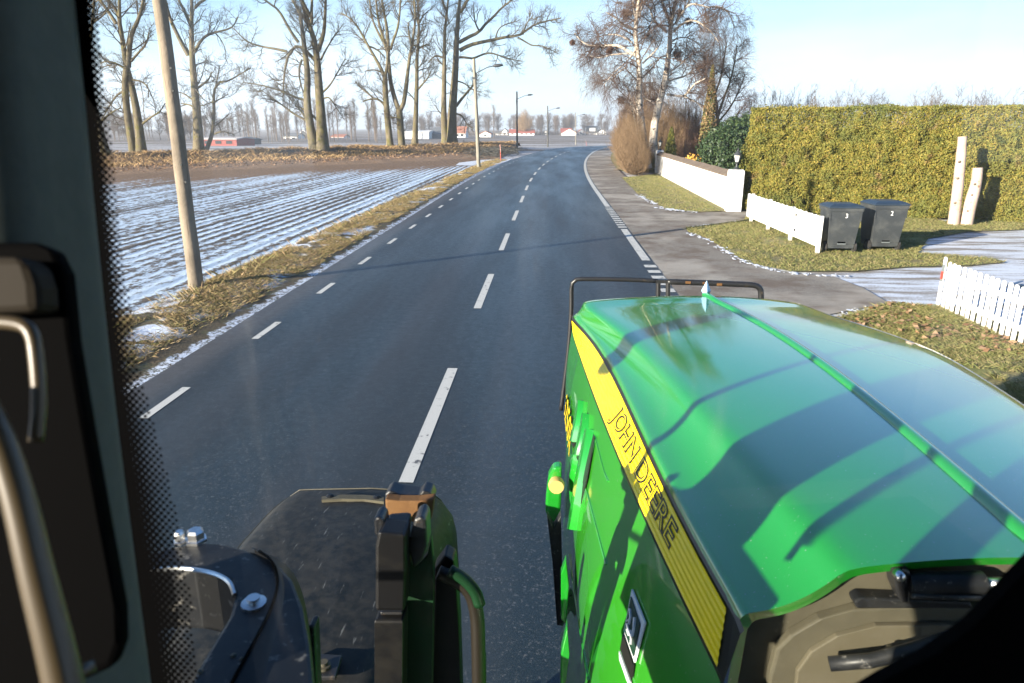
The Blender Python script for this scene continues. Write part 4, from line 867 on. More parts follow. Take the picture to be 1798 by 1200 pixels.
# ------------------------------------------------------------------ far trees and houses
def far_mesh(name, h, spread, n1, seed, narrow):
    r = np.random.default_rng(seed); nt_ = 1 if narrow else 3
    P = np.array([[[0, 0, -.3], [.1*k, .05, h*.3], [.25*k, .1*k, h*.62], [.3*k, 0, h*.92]] for k in range(nt_)], float)+r.standard_normal((nt_, 4, 3))*.06
    P = np.array([resample(p, 10) for p in P]); Rr = np.linspace(.16, .05, 10)[None].repeat(nt_, 0)*(h/12)
    K1, r1 = kids(P, Rr, n1, .16, (15, 38) if narrow else (35, 75), (h*.16, h*.30) if narrow else (h*.25, h*.5), 6, .9 if narrow else .5, r, .5, .12, .03)
    K2, r2 = kids(K1, r1, 6, .1, (20, 55), (.8, 2.2), 4, .4, r, .6, .15, .022); K3, r3 = kids(K2, r2, 3, .1, (20, 60), (.4, 1.2), 3, .3, r, .6, .15, .018)
    V, F = cat([tubes(P, Rr, 5), tubes(K1, r1, 3), tubes(K2, r2, 3), tubes(K3, r3, 3)]); o = raw(name, V, F, M_fartwig)
    return o
protos = {'n1': far_mesh('far_tree', 15, 1, 34, 1, True), 'n2': far_mesh('far_tree', 13, 1, 30, 2, True), 'r1': far_mesh('far_tree', 9, 1, 18, 3, False), 'r2': far_mesh('far_tree', 10, 1, 22, 4, False)}
used = set()
def far_tree(kind, px, y, h, label, group, rz=0):
    o = protos[kind]
    if kind in used: o = o.copy(); COL.objects.link(o)
    used.add(kind); p = PY(px, 240, y); s = h/{'n1': 15, 'n2': 13, 'r1': 9, 'r2': 10}[kind]
    o.location = (p[0], y, float(zt(p[0], y))); o.scale = (s*random.uniform(.9, 1.15), s*random.uniform(.9, 1.15), s); o.rotation_euler = (0, 0, random.uniform(0, 6.3))
    return tag(o, label, 'tree', group)
for k in range(52):
    px = random.uniform(415, 672); y = random.uniform(205, 285)
    if 540 < px < 575 and random.random() < .4: px += 45
    far_tree(random.choice(['n1', 'n2']), px, y, random.choice([8, 9, 10, 11.5, 13.5])*random.uniform(.85, 1.1)*(y/240), 'slim leafless tree of the grove beyond the field', 'slim trees of the far grove')
for k in range(58):
    px = random.uniform(150, 330) if k < 40 else random.uniform(330, 420); y = random.uniform(225, 330)
    far_tree(random.choice(['r1', 'r2', 'n2']), px, y, random.uniform(6.5, 9.5)*(y/260), 'dark leafless tree of the wood far left beyond the snowy field', 'trees of the far left wood')
for k in range(95):
    px = random.uniform(640, 1070); y = random.uniform(470, 600)
    far_tree(random.choice(['r1', 'r2']), px, y, random.uniform(7, 13.5), 'leafless tree behind the village houses on the horizon', 'trees behind the far village')
far_tree('n1', 867, 330, 13.5, 'taller of two thin lone trees before the far white house', None); far_tree('n2', 858, 335, 8.5, 'shorter of two thin lone trees before the far white house', None)
q = PY(921, 238, 440); brush('pale_willow', 'broad pale willow standing among the red-roofed far houses', q[0]-5.5, q[0]+5.5, 436, 444, 12.5, 260, M_straw, 91, None, .03, twlen=(1.5, 4))
for px, y, h, lab in [(927, 460, 9, 'dark round tree right behind the pale willow'), (963, 455, 12.0, 'tall brown tree just right of the slim dark lamp post'), (975, 450, 10, 'broad bare tree left of the red-roofed gable house'), (1003, 500, 12.5, 'big round tree behind the red-roofed gable house'), (1038, 500, 11, 'round tree behind the dark far house')]:
    far_tree('r2', px, y, h, lab, None)
MW = mat('house_white', (.78, .76, .72), .8); MR = mat('red_roof_tile', (.36, .085, .05), .85, noise=(1.5, (.28, .07, .045), .45, .65)); MG = mat('grey_roof', (.13, .135, .14), .85); MB_ = mat('barn_red', (.25, .07, .06), .85, noise=(.8, (.28, .05, .045), .45, .65)); MD = mat('dark_cladding', (.045, .05, .055), .7); MO = mat('orange_roof', (.36, .15, .09), .85); MWN = mat('dark_window', (.03, .035, .04), .2)
def house(label, px0, px1, pb, pe, pr, wall, roof, gable=False, dep=8, y=None, name='far_house', win=2, cat_='house'):
    y = y or G((px0+px1)/2, pb)[1]; A = PY(px0, pb, y); B = PY(px1, pb, y); z0 = PY((px0+px1)/2, pb, y)[2]; ze = PY((px0+px1)/2, pe, y)[2]; zr = PY((px0+px1)/2, pr, y)[2]
    x0, x1 = A[0], B[0]; t = empty(name, ((x0+x1)/2, y, z0), label, cat_, 'buildings beyond the field'); zb = z0-1.0; y2 = y+dep; e = .35; xm = (x0+x1)/2
    b = MB()
    if gable:
        b.prism([(x0, y, zb), (x1, y, zb), (x1, y, ze), (xm, y, zr), (x0, y, ze)], (0, dep, 0)); b.build('wall', wall, t)
        for s, xe in ((-1, x0), (1, x1)):
            b = MB(); xo = xe+s*e; zo = ze-e*(zr-ze)/(xm-x0+1e-6); b.prism([(xm, y-.3, zr+.04), (xo, y-.3, zo+.04), (xo, y-.3, zo+.26), (xm, y-.3, zr+.26)], (0, dep+.6, 0)); b.build('roof', roof, t)
    else:
        ym = y+dep/2
        b.prism([(x0, y, zb), (x0, y2, zb), (x0, y2, ze), (x0, ym, zr), (x0, y, ze)], (x1-x0, 0, 0)); b.build('wall', wall, t)
        for s, ye in ((-1, y), (1, y2)):
            b = MB(); yo = ye+s*e; zo = ze-e*(zr-ze)/(dep/2); b.prism([(x0-.3, ym, zr+.04), (x0-.3, yo, zo+.04), (x0-.3, yo, zo+.26), (x0-.3, ym, zr+.26)], (x1-x0+.6, 0, 0)); b.build('roof', roof, t)
    hw = min(1.3, (ze-z0)*.5)
    for k in range(win):
        xx = x0+(x1-x0)*(k+.7)/(win+.4); b = MB(); b.box((xx, y-.02, z0+(ze-z0)*.55), (1.3, .1, hw)); b.build('window', MWN, t)
    return t
house('low red barn with a pale end beyond the field, left of the slender tree', 352, 416, 256, 245.5, 243, MB_, mat('pale_roof', (.42, .38, .37), .8), dep=10, name='red_barn', cat_='barn', win=3)
house('small dark shed right of the red barn', 417, 438, 254, 247, 244, MD, MG, dep=8, name='far_shed', cat_='shed', win=0)
house('pale low house in the grove, left of the forked broad tree', 498, 523, 249, 240, 235, MW, MG, dep=9, y=300)
house('white gable with a pale roof edge in the grove', 523, 545, 249, 239, 229, MD, MW, True, dep=10, y=310, win=1)
house('small reddish house right of the broad forked tree', 582, 604, 246, 241, 237, MW, MO, dep=9, y=330)
house('long plain white barn between the bare trunks', 708, 753, 244, 232.5, 230.5, MW, MW, dep=14, name='white_barn', cat_='barn', win=0)
house('grey barn with a big grey roof joined behind the white barn', 753, 778, 243.5, 236, 225, MG, MG, dep=16, name='grey_barn', cat_='barn', win=0)
house('house with orange roof half hidden behind the tall double tree', 797, 817, 242, 234, 223, MW, MO, dep=12)
house('small white house with a pinkish red roof behind the nearest lamp post', 842, 862, 241, 236, 231, MW, MO, True, dep=14, win=1)
house('white house with a grey roof beside the two lone trees', 870, 884, 237.5, 234.5, 231, MW, MG, dep=9, win=1)
house('narrow tall white gable house left of the long red roof', 880, 892, 237.5, 233, 226.5, MW, MG, True, dep=12, win=1)
house('long white house under a wide red roof behind the dark lamp post', 894, 938, 238, 234, 228, MW, MR, dep=12, win=5)
house('tiny white gabled house between the willow and the slim lamp post', 955, 961, 237, 233, 229, MW, MG, True, dep=8, win=1)
house('long red-roofed wing behind the white gable', 985, 1003, 237, 232.5, 226, MW, MR, dep=14, y=470, win=0)
house('bright white gable house with a red roof left of the palest lamp post', 986, 1012, 238, 234, 226.5, MW, MR, True, dep=16, win=0)
house('white gable house half behind the palest lamp post', 1013, 1028, 237, 233.5, 228, MW, MR, True, dep=14, win=1)
house('dark two-storey house with a large white window', 1030, 1049, 237, 225, 222, MD, MD, dep=12, win=0, name='dark_house')
q = PY(1040, 228, G(1040, 237)[1]-.15); b = MB(); b.box(q, (3.6, .1, 1.9)); b.build('white_panel', MW, bpy.data.objects['dark_house'])
q = PY(1040, 235.5, G(1040, 237)[1]-.1); b = MB(); b.box(q, (6.4, .1, 1.0)); b.build('ground_floor', MW, bpy.data.objects['dark_house'])
house('white house partly hidden by the brown shrubs at the bend', 1049, 1064, 237, 232.5, 228, MW, MG, True, dep=12, win=0)
r = np.random.default_rng(5); n = 1500; x = r.uniform(-70, 75, n)*1.3; y = 452+r.uniform(-6, 6, n); P0 = np.stack([x, y, np.full(n, -1.2)], -1)
K = P0[:, None, :]+np.stack([r.standard_normal(n)*.6, r.standard_normal(n)*.5, 1.0+1.6*r.random(n)], -1)[:, None, :]*np.linspace(0, 1, 3)[None, :, None]
V, F = tubes(K, np.full((n, 3), .09), 3); tag(raw('village_bushes', V, F, M_fartwig), 'dark garden bushes in front of the far houses', 'bushes', kind='stuff')

# ------------------------------------------------------------------ the tractor we look out of
TR = empty('tractor', (.85, 1.2, 0), 'green tractor with a yellow stripe, seen from inside its cab', 'tractor')
def zcurve(pts, z0, z1):
    out = []
    for p in pts:
        z = z0
        for _ in range(40): q = PZ(*p, z); z = .5*z+.5*(z0+(z1-z0)*(q[1]-1.1)/2.5)
        out.append(PZ(*p, z))
    o = np.array(out); return o[np.argsort(o[:, 1])]
ridge = zcurve([(1240, 520), (1350, 575), (1440, 632), (1510, 690), (1640, 790), (1798, 930)], 2.30, 2.14)
crease = zcurve([(1027, 538), (1084, 574), (1108, 598), (1216, 700), (1294, 787), (1396, 900), (1480, 990)], 2.26, 2.10)
bevel = zcurve([(1008, 555), (1042, 590), (1145, 787), (1205, 895), (1280, 1040), (1310, 1078)], 2.16, 2.02)
stop = zcurve([(1005, 563), (1042, 604), (1135, 787), (1193, 900), (1287, 1077)], 2.14, 2.0)
sbot = zcurve([(1003, 574), (1042, 691), (1072, 769), (1087, 800), (1160, 967), (1268, 1187)], 2.03, 1.92)
def at(c, y):                                  # smooth interpolation of a curve at station y
    return np.array([np.polyval(np.polyfit(c[:, 1], c[:, 0], 3), np.clip(y, c[0, 1], c[-1, 1])), y, np.interp(y, [1.1, 3.6], [c[0, 2], c[0, 2]+(c[-1, 2]-c[0, 2])*2.5/(c[-1, 1]-c[0, 1])])])
ST = np.concatenate([np.linspace(1.10, 3.62, 34), [3.70, 3.76]])
def section(y):
    R, Cc, Bv, S = at(ridge, y), at(crease, y), at(bevel, y), at(stop, y)
    L = [S, S*.35+Bv*.65]
    for s in np.linspace(0, 1, 14):
        p = Bv*(1-s)+Cc*s; p[2] = Bv[2]+(Cc[2]-Bv[2])*(.28*s+.72*s**2.4); L.append(p)
    for s in np.linspace(0, 1, 14)[1:]:
        p = Cc*(1-s)+R*s; p[2] = Cc[2]+(R[2]-Cc[2])*(1-(1-s)**2.0); L.append(p)
    L = np.array(L)
    for _ in range(1):
        M = L.copy(); M[2:-1] = .25*L[1:-2]+.5*L[2:-1]+.25*L[3:]; L = M
    L = list(L)
    k = 1.02-.27*ss(2.6, 3.76, y)
    Rr = [np.array([R[0]+(R[0]-p[0])*k, y, p[2]]) for p in L[:-1][::-1]]
    return np.array(L+Rr)
SEC = [section(y) for y in ST]
last = SEC[-1]
for dy_, dz, f in [(.05, -.012, .985), (.09, -.05, .955), (.115, -.12, .93), (.125, -.35, .92), (.12, -.9, .92)]:
    q = last.copy(); cx = last[:, 0].mean(); q[:, 0] = cx+(q[:, 0]-cx)*f; q[:, 1] += dy_; q[:, 2] = q[:, 2]+dz if dz > -.2 else np.minimum(q[:, 2], last[:, 2].max()+dz); SEC.append(q)
hood = MB().grid(SEC).build('bonnet', M_green, TR, smooth=True)
# ridge bead along the middle
yy_ = np.linspace(1.10, 3.80, 30); P = [[at(ridge, y)+np.array([dx, 0, dz]) for dx, dz in ((-.022, -.004), (-.016, .008), (-.006, .014), (.006, .014), (.016, .008), (.022, -.004))] for y in yy_]
MB().grid(P).build('centre_rib', M_green, TR, smooth='auto')
q = at(ridge, 3.80); MB().lathe([(.001, -.02), (.026, .02), (.001, .075)], q, 4).build('rib_tip', mat('blue_lens', (.30, .46, .62), .12, .6), TR)
# side panel and stripe (left), plain right side
NS = 60
def side(y, k):
    T = at(sbot, y)+np.array([.0, 0, -.012]); Bm = np.array([.055+.03*(y-1.9), y, 1.02])
    p = T*(1-k)+Bm*k; p[0] -= .035*math.sin(math.pi*min(k*1.4, 1))*(1 if y < 3.4 else .6); return p
ys_ = np.linspace(1.02, 3.86, NS); P = [[side(y, k) for k in np.linspace(0, 1, 14)] for y in ys_]
MB().grid(P).build('side_panel', M_green2, TR, smooth=True)
GY, GK = np.meshgrid(np.linspace(1.02, 3.86, 260), np.linspace(0, 1, 140), indexing='ij'); GS = np.array([[side(y, k) for k in GK[0]] for y in GY[:, 0]])
dv = GS-C0; zc = dv@FW; GPX = 899+CF*(dv@RT)/zc; GPY = 600-CF*(dv@UP)/zc
def side_px(px, py, off=0.0):
    i = np.argmin((GPX-px)**2*4+(GPY-py)**2); i, j = np.unravel_index(i, GPX.shape); return GS[i, j]+np.array([-off, 0, off*.15])
P = [[at(sbot, y)+np.array([.002, 0, -.022]), at(sbot, y), at(stop, y), at(stop, y)+np.array([.006, 0, .008])] for y in np.linspace(1.07, 3.80, NS)]
P = [[p+np.array([-.002, 0, .001]) for p in r] for r in P]
MB().grid(P).build('stripe_border', M_black, TR)
def stripe_pt(y, k, off=0.0):                  # k 0 at the lower edge, 1 at the upper one
    a, b = at(sbot, y)+np.array([0, 0, .006]), at(stop, y)+np.array([-.001, 0, -.004]); n = np.array([-(b-a)[2], 0, (b-a)[0]]); n /= np.linalg.norm(n)
    p = a*(1-k)+b*k; return p+n*off
def yend(y, k): return y+.045*k
P = [[stripe_pt(yend(y, k) if y < 1.3 else y, k, .0045+.0006*math.cos(k*2*math.pi*7)) for k in np.linspace(0, 1, 57)] for y in np.concatenate([[1.105, 1.12], np.linspace(1.32, 3.74, 46)])]
stripe = MB().grid(P).build('yellow_stripe', M_yel, TR, smooth=True)
def letters(txt, y0, y1, k0, k1, off, m, name, shear=0, ofs=0.0, par=stripe, fn=stripe_pt):
    v, f = text_mesh(txt, 1.0, shear, ofs); v = np.array(v); lo, hi = v.min(0), v.max(0); u = (v-lo)/(hi-lo)
    b = MB(); b.add([fn(y0+(y1-y0)*a, k0+(k1-k0)*c, off) for a, c in u], f); return b.build(name, m, par)
yA, yB = 2.36, 1.47
letters('JOHN DEERE', yA, yB, .08, .88, .0058, M_black, 'lettering_outline', 0, .040)  # black printed outline behind the yellow letters
letters('JOHN DEERE', yA-.008, yB+.008, .125, .835, .0066, M_yel, 'lettering', 0, -.022)
pan = [o for o in TR.children if o.name.startswith('side_panel')][0]
letters('6250R', 3.42, 2.85, .37, .23, .008, M_black, 'number_outline', 0, .04, pan, lambda y, k, off: side(y, k)+np.array([-off, 0, 0]))  # black outline behind the yellow number
letters('6250R', 3.42, 2.85, .365, .235, .011, M_yel, 'model_number', 0, .01, pan, lambda y, k, off: side(y, k)+np.array([-off, 0, 0]))
def ribbon(pts, wd, off, m, name, par):
    P = []
    for (px, py), w2 in zip(pts, wd):
        a, c = side_px(px-w2, py), side_px(px+w2, py); mid = (a+c)/2
        P.append([a, a*.8+c*.2+np.array([-off*.9, 0, 0]), mid+np.array([-off*1.1, 0, .005]), a*.12+c*.88+np.array([-off, 0, .004]), c])
    b = MB(); b.grid(P); n = 5; f = len(P)-1; b.f.append([0, 1, 2, 3, 4]); b.f.append([f*n+i for i in range(5)]); return b.build(name, m, par, smooth='auto')
ribbon([(1023, 704), (1019, 730), (1013, 760), (1009, 777)], (2, 4, 4, 4), .022, M_green, 'louvre', TR)
ribbon([(1033, 727), (1029, 752), (1023, 780), (1018, 800)], (2, 5, 5, 5), .024, M_green, 'louvre', TR)
ribbon([(1040, 756), (1034, 785), (1028, 812), (1020, 860), (1008, 932)], (4, 6, 6, 6, 5), .026, M_green, 'louvre', TR)
ribbon([(1012, 800), (1006, 840), (1000, 880), (997, 910)], (4, 4, 4, 4), .02, M_green, 'louvre', TR)
for pg in ([(1046, 762), (1048, 769), (1035, 840), (1024, 885), (1029, 830)], [(1007, 778), (1013, 778), (1010, 788)], [(1014, 801), (1021, 801), (1018, 811)], [(1022, 826), (1031, 826), (1028, 850)]):
    b = MB(); b.prism([side_px(px, py, .006) for px, py in pg], (-.003, 0, 0)); b.build('louvre_gap_shade', M_black, TR)  # black plates paint in the shade between the louvres
def seam(pts): 
    b = MB(); b.tube(resample([side_px(px, py, .002) for px, py in pts], 24), .0035, 5); b.build('panel_seam', M_green, TR)
seam([(1046, 770), (1060, 830), (1068, 845)]); seam([(1028, 850), (1045, 920), (1066, 992)]); seam([(1000, 975), (1012, 1060), (1034, 1195)])
def plate(pxs, off, m, name, par, th=.004):
    P = [side_px(px, py, off) for px, py in pxs]; b = MB(); b.prism(P, (-th, 0, 0)); return b.build(name, m, par)
bd = plate([(1116, 1036), (1136, 1094), (1121, 1166), (1101, 1108)], .004, M_silver, 'badge', TR)
plate([(1116, 1050), (1131, 1095), (1120, 1152), (1105, 1108)], .0095, M_bdark, 'badge_field', bd, .002)
for a, c, s in [((1117, 1072), (1113, 1098), 1.6), ((1124, 1090), (1120, 1118), 1.8), ((1110, 1100), (1116, 1120), 1.3), ((1116, 1108), (1119, 1134), 1.2), ((1110, 1092), (1116, 1084), 1.0), ((1112, 1118), (1111, 1108), 1.0)]:
    b = MB(); b.tube([side_px(*a, .0135), side_px((a[0]+c[0])/2+1, (a[1]+c[1])/2, .0135), side_px(*c, .0135)], .0022*s, 5); b.build('emblem', M_silver, bd)
plate([(1099, 1112), (1119, 1168), (1115, 1195), (1094, 1140)], .004, M_black, 'badge_band', bd); plate([(1093, 1145), (1113, 1200), (1111, 1215), (1092, 1160)], .004, M_silver, 'badge_band', bd)
# right flank
P = [[np.array([2*at(ridge, y)[0]-at(stop, y)[0]+.0, y, at(stop, y)[2]]), np.array([2*at(ridge, y)[0]-at(stop, y)[0]+.06, y, 1.05])] for y in np.linspace(1.1, 3.0, 10)]
MB().grid(P).build('side_panel', M_green2, TR)
# rear rim of the bonnet and the cowl below it
RP = SEC[0].copy(); cxr = RP[:, 0].mean(); RI = RP.copy(); RI[:, 2] -= .024; RI[:, 0] = cxr+(RI[:, 0]-cxr)*.955; RI[:, 1] += .015
extra = [np.array([RP[0, 0]-.006, 1.10, 2.0]), np.array([RP[0, 0]-.02, 1.10, 1.7])]; extra2 = [np.array([RI[0, 0]-.006, 1.115, 2.0]), np.array([RI[0, 0]-.02, 1.115, 1.7])]
MB().grid([np.vstack([extra[::-1], RP]), np.vstack([extra2[::-1], RI])]).build('bonnet_rim', M_green, TR, smooth='auto')
yc = 1.135
PG = [(p[0], yc, p[2]) for p in RI]; PG = [(RI[0, 0]-.03, yc, 1.5)]+PG+[(RI[-1, 0]+.03, yc, 1.5)]
b = MB(); b.prism(PG, (0, .02, 0)); cowl = b.build('cowl', M_cowl, TR)
def cowl_px(pxs, d, th, m, name, bev=.004):
    P = [PY(px, py, yc-d) for px, py in pxs]; b = MB(); b.prism(P, (0, th, 0)); return b.build(name, m, TR, bevel=bev)
cowl_px([(1345, 1260), (1352, 1185), (1364, 1142), (1389, 1117), (1439, 1088), (1504, 1070), (1600, 1066), (1900, 1070), (1900, 1260)], .022, .022, M_cowl, 'cowl_moulding', .010)
cowl_px([(1392, 1270), (1400, 1180), (1425, 1145), (1470, 1118), (1540, 1100), (1640, 1098), (1900, 1100), (1900, 1270)], .034, .012, M_tan, 'cowl_cover', .008)
cowl_px([(1500, 1057), (1512, 1050), (1705, 1058), (1710, 1070), (1505, 1070)], .03, .03, M_plast, 'wiper_ledge')
cowl_px([(1570, 1003), (1588, 1000), (1600, 1004), (1598, 1060), (1584, 1060), (1574, 1036)], .04, .04, M_blacksteel, 'wiper_bracket')
a, c = PY(1595, 1024, yc-.035), PY(1728, 1022, yc-.035); MB().tube([a, a*.95+c*.05, c*.97+a*.03, c], [.016, .020, .020, .015], 16).build('wiper_motor', M_plast, TR, smooth='auto')
a, c = PY(1728, 1024, yc-.035), PY(1830, 1026, yc-.035); MB().tube([a, c], .011, 10).build('wiper_shaft', M_steel, TR, smooth=True)
a, c = PY(1600, 1046, yc-.05), PY(1740, 1050, yc-.05); MB().tube([a, c], .006, 8).build('wiper_rod', M_plast, TR, smooth=True)
q = PY(1580, 1012, yc-.052); MB().lathe([(.001, -.008), (.008, -.006), (.009, .01)], q, 12, 'y').build('bolt', M_steel, TR, smooth=True)
a = [PY(1456, 1166, yc-.07), PY(1530, 1160, yc-.08), PY(1600, 1142, yc-.09), PY(1700, 1108, yc-.10), PY(1800, 1075, yc-.11)]; MB().tube(a, [.013, .013, .013, .011, .009], 8).build('wiper_arm', M_plast, TR, smooth=True)
a, c = PY(1562, 1136, yc-.06), PY(1590, 1172, yc-.06); MB().tube([a, c], .007, 8).build('washer_nozzle', M_tan, TR, smooth=True)
# tubular guard in front of the bonnet
gy = 4.06
def gtube(pts, name, r=.0135):
    MB().tube(resample([PY(px, py, gy) for px, py in pts], 40), r, 10).build(name, M_blacksteel, TR, smooth=True)
gtube([(985, 720), (993, 660), (1000, 600), (1003.5, 540), (1003.5, 505), (1005, 494), (1012, 490.5), (1030, 490), (1100, 491), (1154, 493.5)], 'front_guard')
gtube([(1172, 495), (1240, 497), (1310, 500), (1326, 501), (1335, 506), (1336.5, 516), (1336, 545)], 'front_guard', .017)
gtube([(1156, 492), (1155, 560)], 'guard_upright'); gtube([(1173, 492), (1172.5, 560)], 'guard_upright')
b = MB(); b.box(PY(1164, 494, gy), (.085, .03, .02)); b.build('guard_clamp', M_blacksteel, TR)
for px, py in [(1208, 496), (1238, 497.2), (1263, 499.5)]:
    b = MB(); b.box(PY(px, py, gy-.012), (.03, .015, .014)); b.build('rust_spot', M_rust, TR)
# front wheel and fender
def zf(y): return np.interp(y, [.9, 1.2, 1.5, 1.8, 2.1, 2.35, 2.46, 2.52, 2.535], [1.40, 1.56, 1.635, 1.655, 1.65, 1.625, 1.612, 1.60, 1.54])
fx = [(-1.075, -.20), (-1.07, -.10), (-1.055, -.035), (-1.01, -.004), (-.95, 0), (-.70, .012), (-.48, .004), (-.44, -.006), (-.40, -.035), (-.355, -.10), (-.34, -.17), (-.335, -.30)]
P = []
for y in np.concatenate([np.linspace(.95, 2.3, 24), np.linspace(2.34, 2.535, 9)]):
    cr_ = max(0, (y-2.30)/.235); row = []
    for x, dz in fx:
        xc = -.70; xx_ = xc+(x-xc)*(1-.07*cr_**2); row.append((xx_, y, zf(y)+dz))
    P.append(row)
MB().grid(P).build('fender', M_fender, TR, smooth=True, solid=.012)
b = MB(); b.tube([p for p in P[-2][2:9]], .0035, 6); b.tube([r_[2] for r_ in P[4:-1]], .0030, 6); b.build('fender_edge_highlight', M_cowl, TR)  # pale tubes paint in the highlight along the fender edge
b = MB(); P3 = [PZ(px, py, 1.632) for px, py in [(565, 877), (600, 873.5), (640, 874), (674, 877), (674, 886), (640, 882), (600, 881), (565, 883)]]; b.prism(P3, (0, 0, .012)); b.build('fender_strip', M_cowl, TR)
for px, py in [(580, 873), (662, 875)]:
    MB().lathe([(.016, 0), (.016, .006), (.008, .012)], PZ(px, py, 1.64), 10).build('rivet', M_plast, TR)
b = MB(); P3 = [PZ(px, py, 1.648) for px, py in [(552, 1154), (601, 1158), (590, 1196), (545, 1196)]]; b.prism(P3, (0, 0, .014)); bp = b.build('bolt_plate', M_blacksteel, TR, bevel=.003)
MB().lathe([(.018, 0), (.018, .008), (.011, .009), (.011, .018)], PZ(569, 1172, 1.662), 12).build('bolt', M_cowl, bp, smooth='auto')
WC = np.array([-.70, 1.92, .76]); wl = MB().lathe([(.42, -.20), (.60, -.25), (.70, -.245), (.735, -.16), (.74, 0), (.735, .16), (.70, .245), (.60, .25), (.42, .20)], WC, 48, 'x'); wheel = wl.build('wheel', M_rubber, TR, smooth='auto')
b = MB()
for k in range(21):
    for s in (-1, 1):
        a = 2*math.pi*(k+(.5 if s > 0 else 0))/21
        for x0, x1, da in ((.02, .15, 0.0), (.13, .27, .07)):
            q = []
            for x, an in ((x0, a+da), (x1, a+da+.085)):
                for w3 in (-.032, .032):
                    for rr in (.715, .775 if x < .2 else .745): q.append(WC+np.array([s*x, rr*math.cos(an+w3/.74*1.0), rr*math.sin(an+w3/.74)]))
            b.add(q, [(0, 2, 3, 1), (4, 5, 7, 6), (0, 1, 5, 4), (2, 6, 7, 3), (1, 3, 7, 5), (0, 4, 6, 2)])
b.build('tread', M_rubber, wheel); MB().lathe([(.12, -.05), (.30, -.03), (.40, .10), (.43, .20), (.44, .21), (.40, .16), (.1, .15)], WC, 32, 'x').build('rim', M_yel, wheel, smooth='auto')
# loader console between wheel and bonnet
def lp(pxs, y, th, m, name, bev=.005): P = [PY(px, py, y) for px, py in pxs]; b = MB(); b.prism(P, (0, th, 0)); return b.build(name, m, TR, bevel=bev)
lp([(676, 877), (700, 880), (735, 880), (762, 877), (759, 905), (753, 926), (715, 914), (678, 911)], 1.44, .03, M_rust, 'rusty_plate', .003)
lp([(676, 868), (684, 862), (700, 868), (735, 872), (742, 862), (756, 866), (762, 880), (735, 884), (700, 884), (676, 880)], 1.475, .05, M_blacksteel, 'plate_holder', .006)
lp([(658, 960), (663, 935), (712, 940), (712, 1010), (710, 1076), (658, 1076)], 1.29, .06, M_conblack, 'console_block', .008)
lp([(663, 938), (672, 922), (718, 918), (712, 960), (668, 962)], 1.35, .05, M_plast, 'console_top', .010)
lp([(655, 912), (664, 907), (674, 914), (676, 936), (668, 948), (657, 940)], 1.33, .05, M_blacksteel, 'console_lug', .006); lp([(728, 912), (738, 907), (748, 914), (750, 960), (742, 985), (726, 1000), (714, 960)], 1.335, .06, M_blacksteel, 'console_lug', .006)
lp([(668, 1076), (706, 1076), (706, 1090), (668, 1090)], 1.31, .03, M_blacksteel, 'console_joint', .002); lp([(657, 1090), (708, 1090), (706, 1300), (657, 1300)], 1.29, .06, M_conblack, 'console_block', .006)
lp([(711, 958), (722, 985), (735, 992), (750, 975), (757, 945), (762, 1000), (757, 1300), (704, 1300), (708, 1080)], 1.37, .02, M_shgreen, 'console_plate', .003)
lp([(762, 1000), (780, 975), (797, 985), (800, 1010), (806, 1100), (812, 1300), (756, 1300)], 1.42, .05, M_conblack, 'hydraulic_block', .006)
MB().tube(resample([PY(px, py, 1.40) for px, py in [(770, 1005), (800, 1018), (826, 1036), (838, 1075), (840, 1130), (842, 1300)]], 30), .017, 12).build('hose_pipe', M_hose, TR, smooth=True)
MB().tube(resample([PY(px, py, 1.385) for px, py in [(790, 1002), (815, 1016), (836, 1040), (842, 1062)]], 16), .014, 12).build('pipe_cover', M_shgreen, TR, smooth=True)
lp([(845, 1160), (852, 1160), (853, 1300), (845, 1300)], 1.40, .03, M_blacksteel, 'pipe_clamp', .002)
lp([(957, 900), (959, 868), (963, 838), (972, 822), (986, 820), (986, 862), (984, 905), (972, 925)], 2.62, .06, M_green, 'side_bracket', .01)
MB().lathe([(.03, -.02), (.034, 0), (.03, .02)], PY(977, 852, 2.60), 14, 'y').build('bracket_cap', M_brass, TR, smooth='auto')
lp([(960, 905), (972, 928), (985, 905), (990, 1100), (978, 1100), (970, 990)], 2.50, .05, M_plast, 'bracket_arm', .006)
lp([(985, 1010), (994, 985), (999, 1030), (994, 1098), (985, 1088)], 2.02, .04, M_green, 'step_side', .004); lp([(985, 1150), (996, 1100), (1000, 1150), (990, 1230), (983, 1230)], 1.80, .04, M_green, 'step_side', .004)
# mirror arm root outside the pillar
zm = 2.38
OUT = [(235, 990), (258, 976), (290, 962), (340, 953), (400, 955), (445, 968), (485, 985), (515, 1018), (533, 1065), (545, 1130), (553, 1215), (556, 1330)]
INN = [(280, 1330), (325, 1215), (355, 1160), (385, 1110), (402, 1082), (412, 1045), (405, 1022), (380, 1008), (340, 1000), (300, 998), (262, 1003), (235, 1010)]
b = MB(); b.prism([PZ(px, py, zm) for px, py in OUT+INN], (0, 0, -.105)); arm = b.build('mirror_arm', M_plast, TR, bevel=.006)
sm_ = resample([(x, y, 0) for x, y in [(440, 962), (478, 983), (490, 1020), (480, 1060), (455, 1110), (425, 1165), (405, 1200), (360, 1300)]], 24); om_ = resample([(x, y, 0) for x, y in [(446, 962), (500, 985), (524, 1018), (538, 1065), (547, 1130), (553, 1215), (556, 1330), (556, 1400)]], 24)
CG = [[PZ(a_[0]*(1-u)+o_[0]*u, a_[1]*(1-u)+o_[1]*u, zm+.006-.075*u**2.2) for u in np.linspace(0, 1, 8)]+[PZ(o_[0], o_[1], zm-.07)+np.array([0, 0, -.12]), PZ(o_[0], o_[1], zm-.07)+np.array([0, 0, -.30])] for a_, o_ in zip(sm_, om_)]
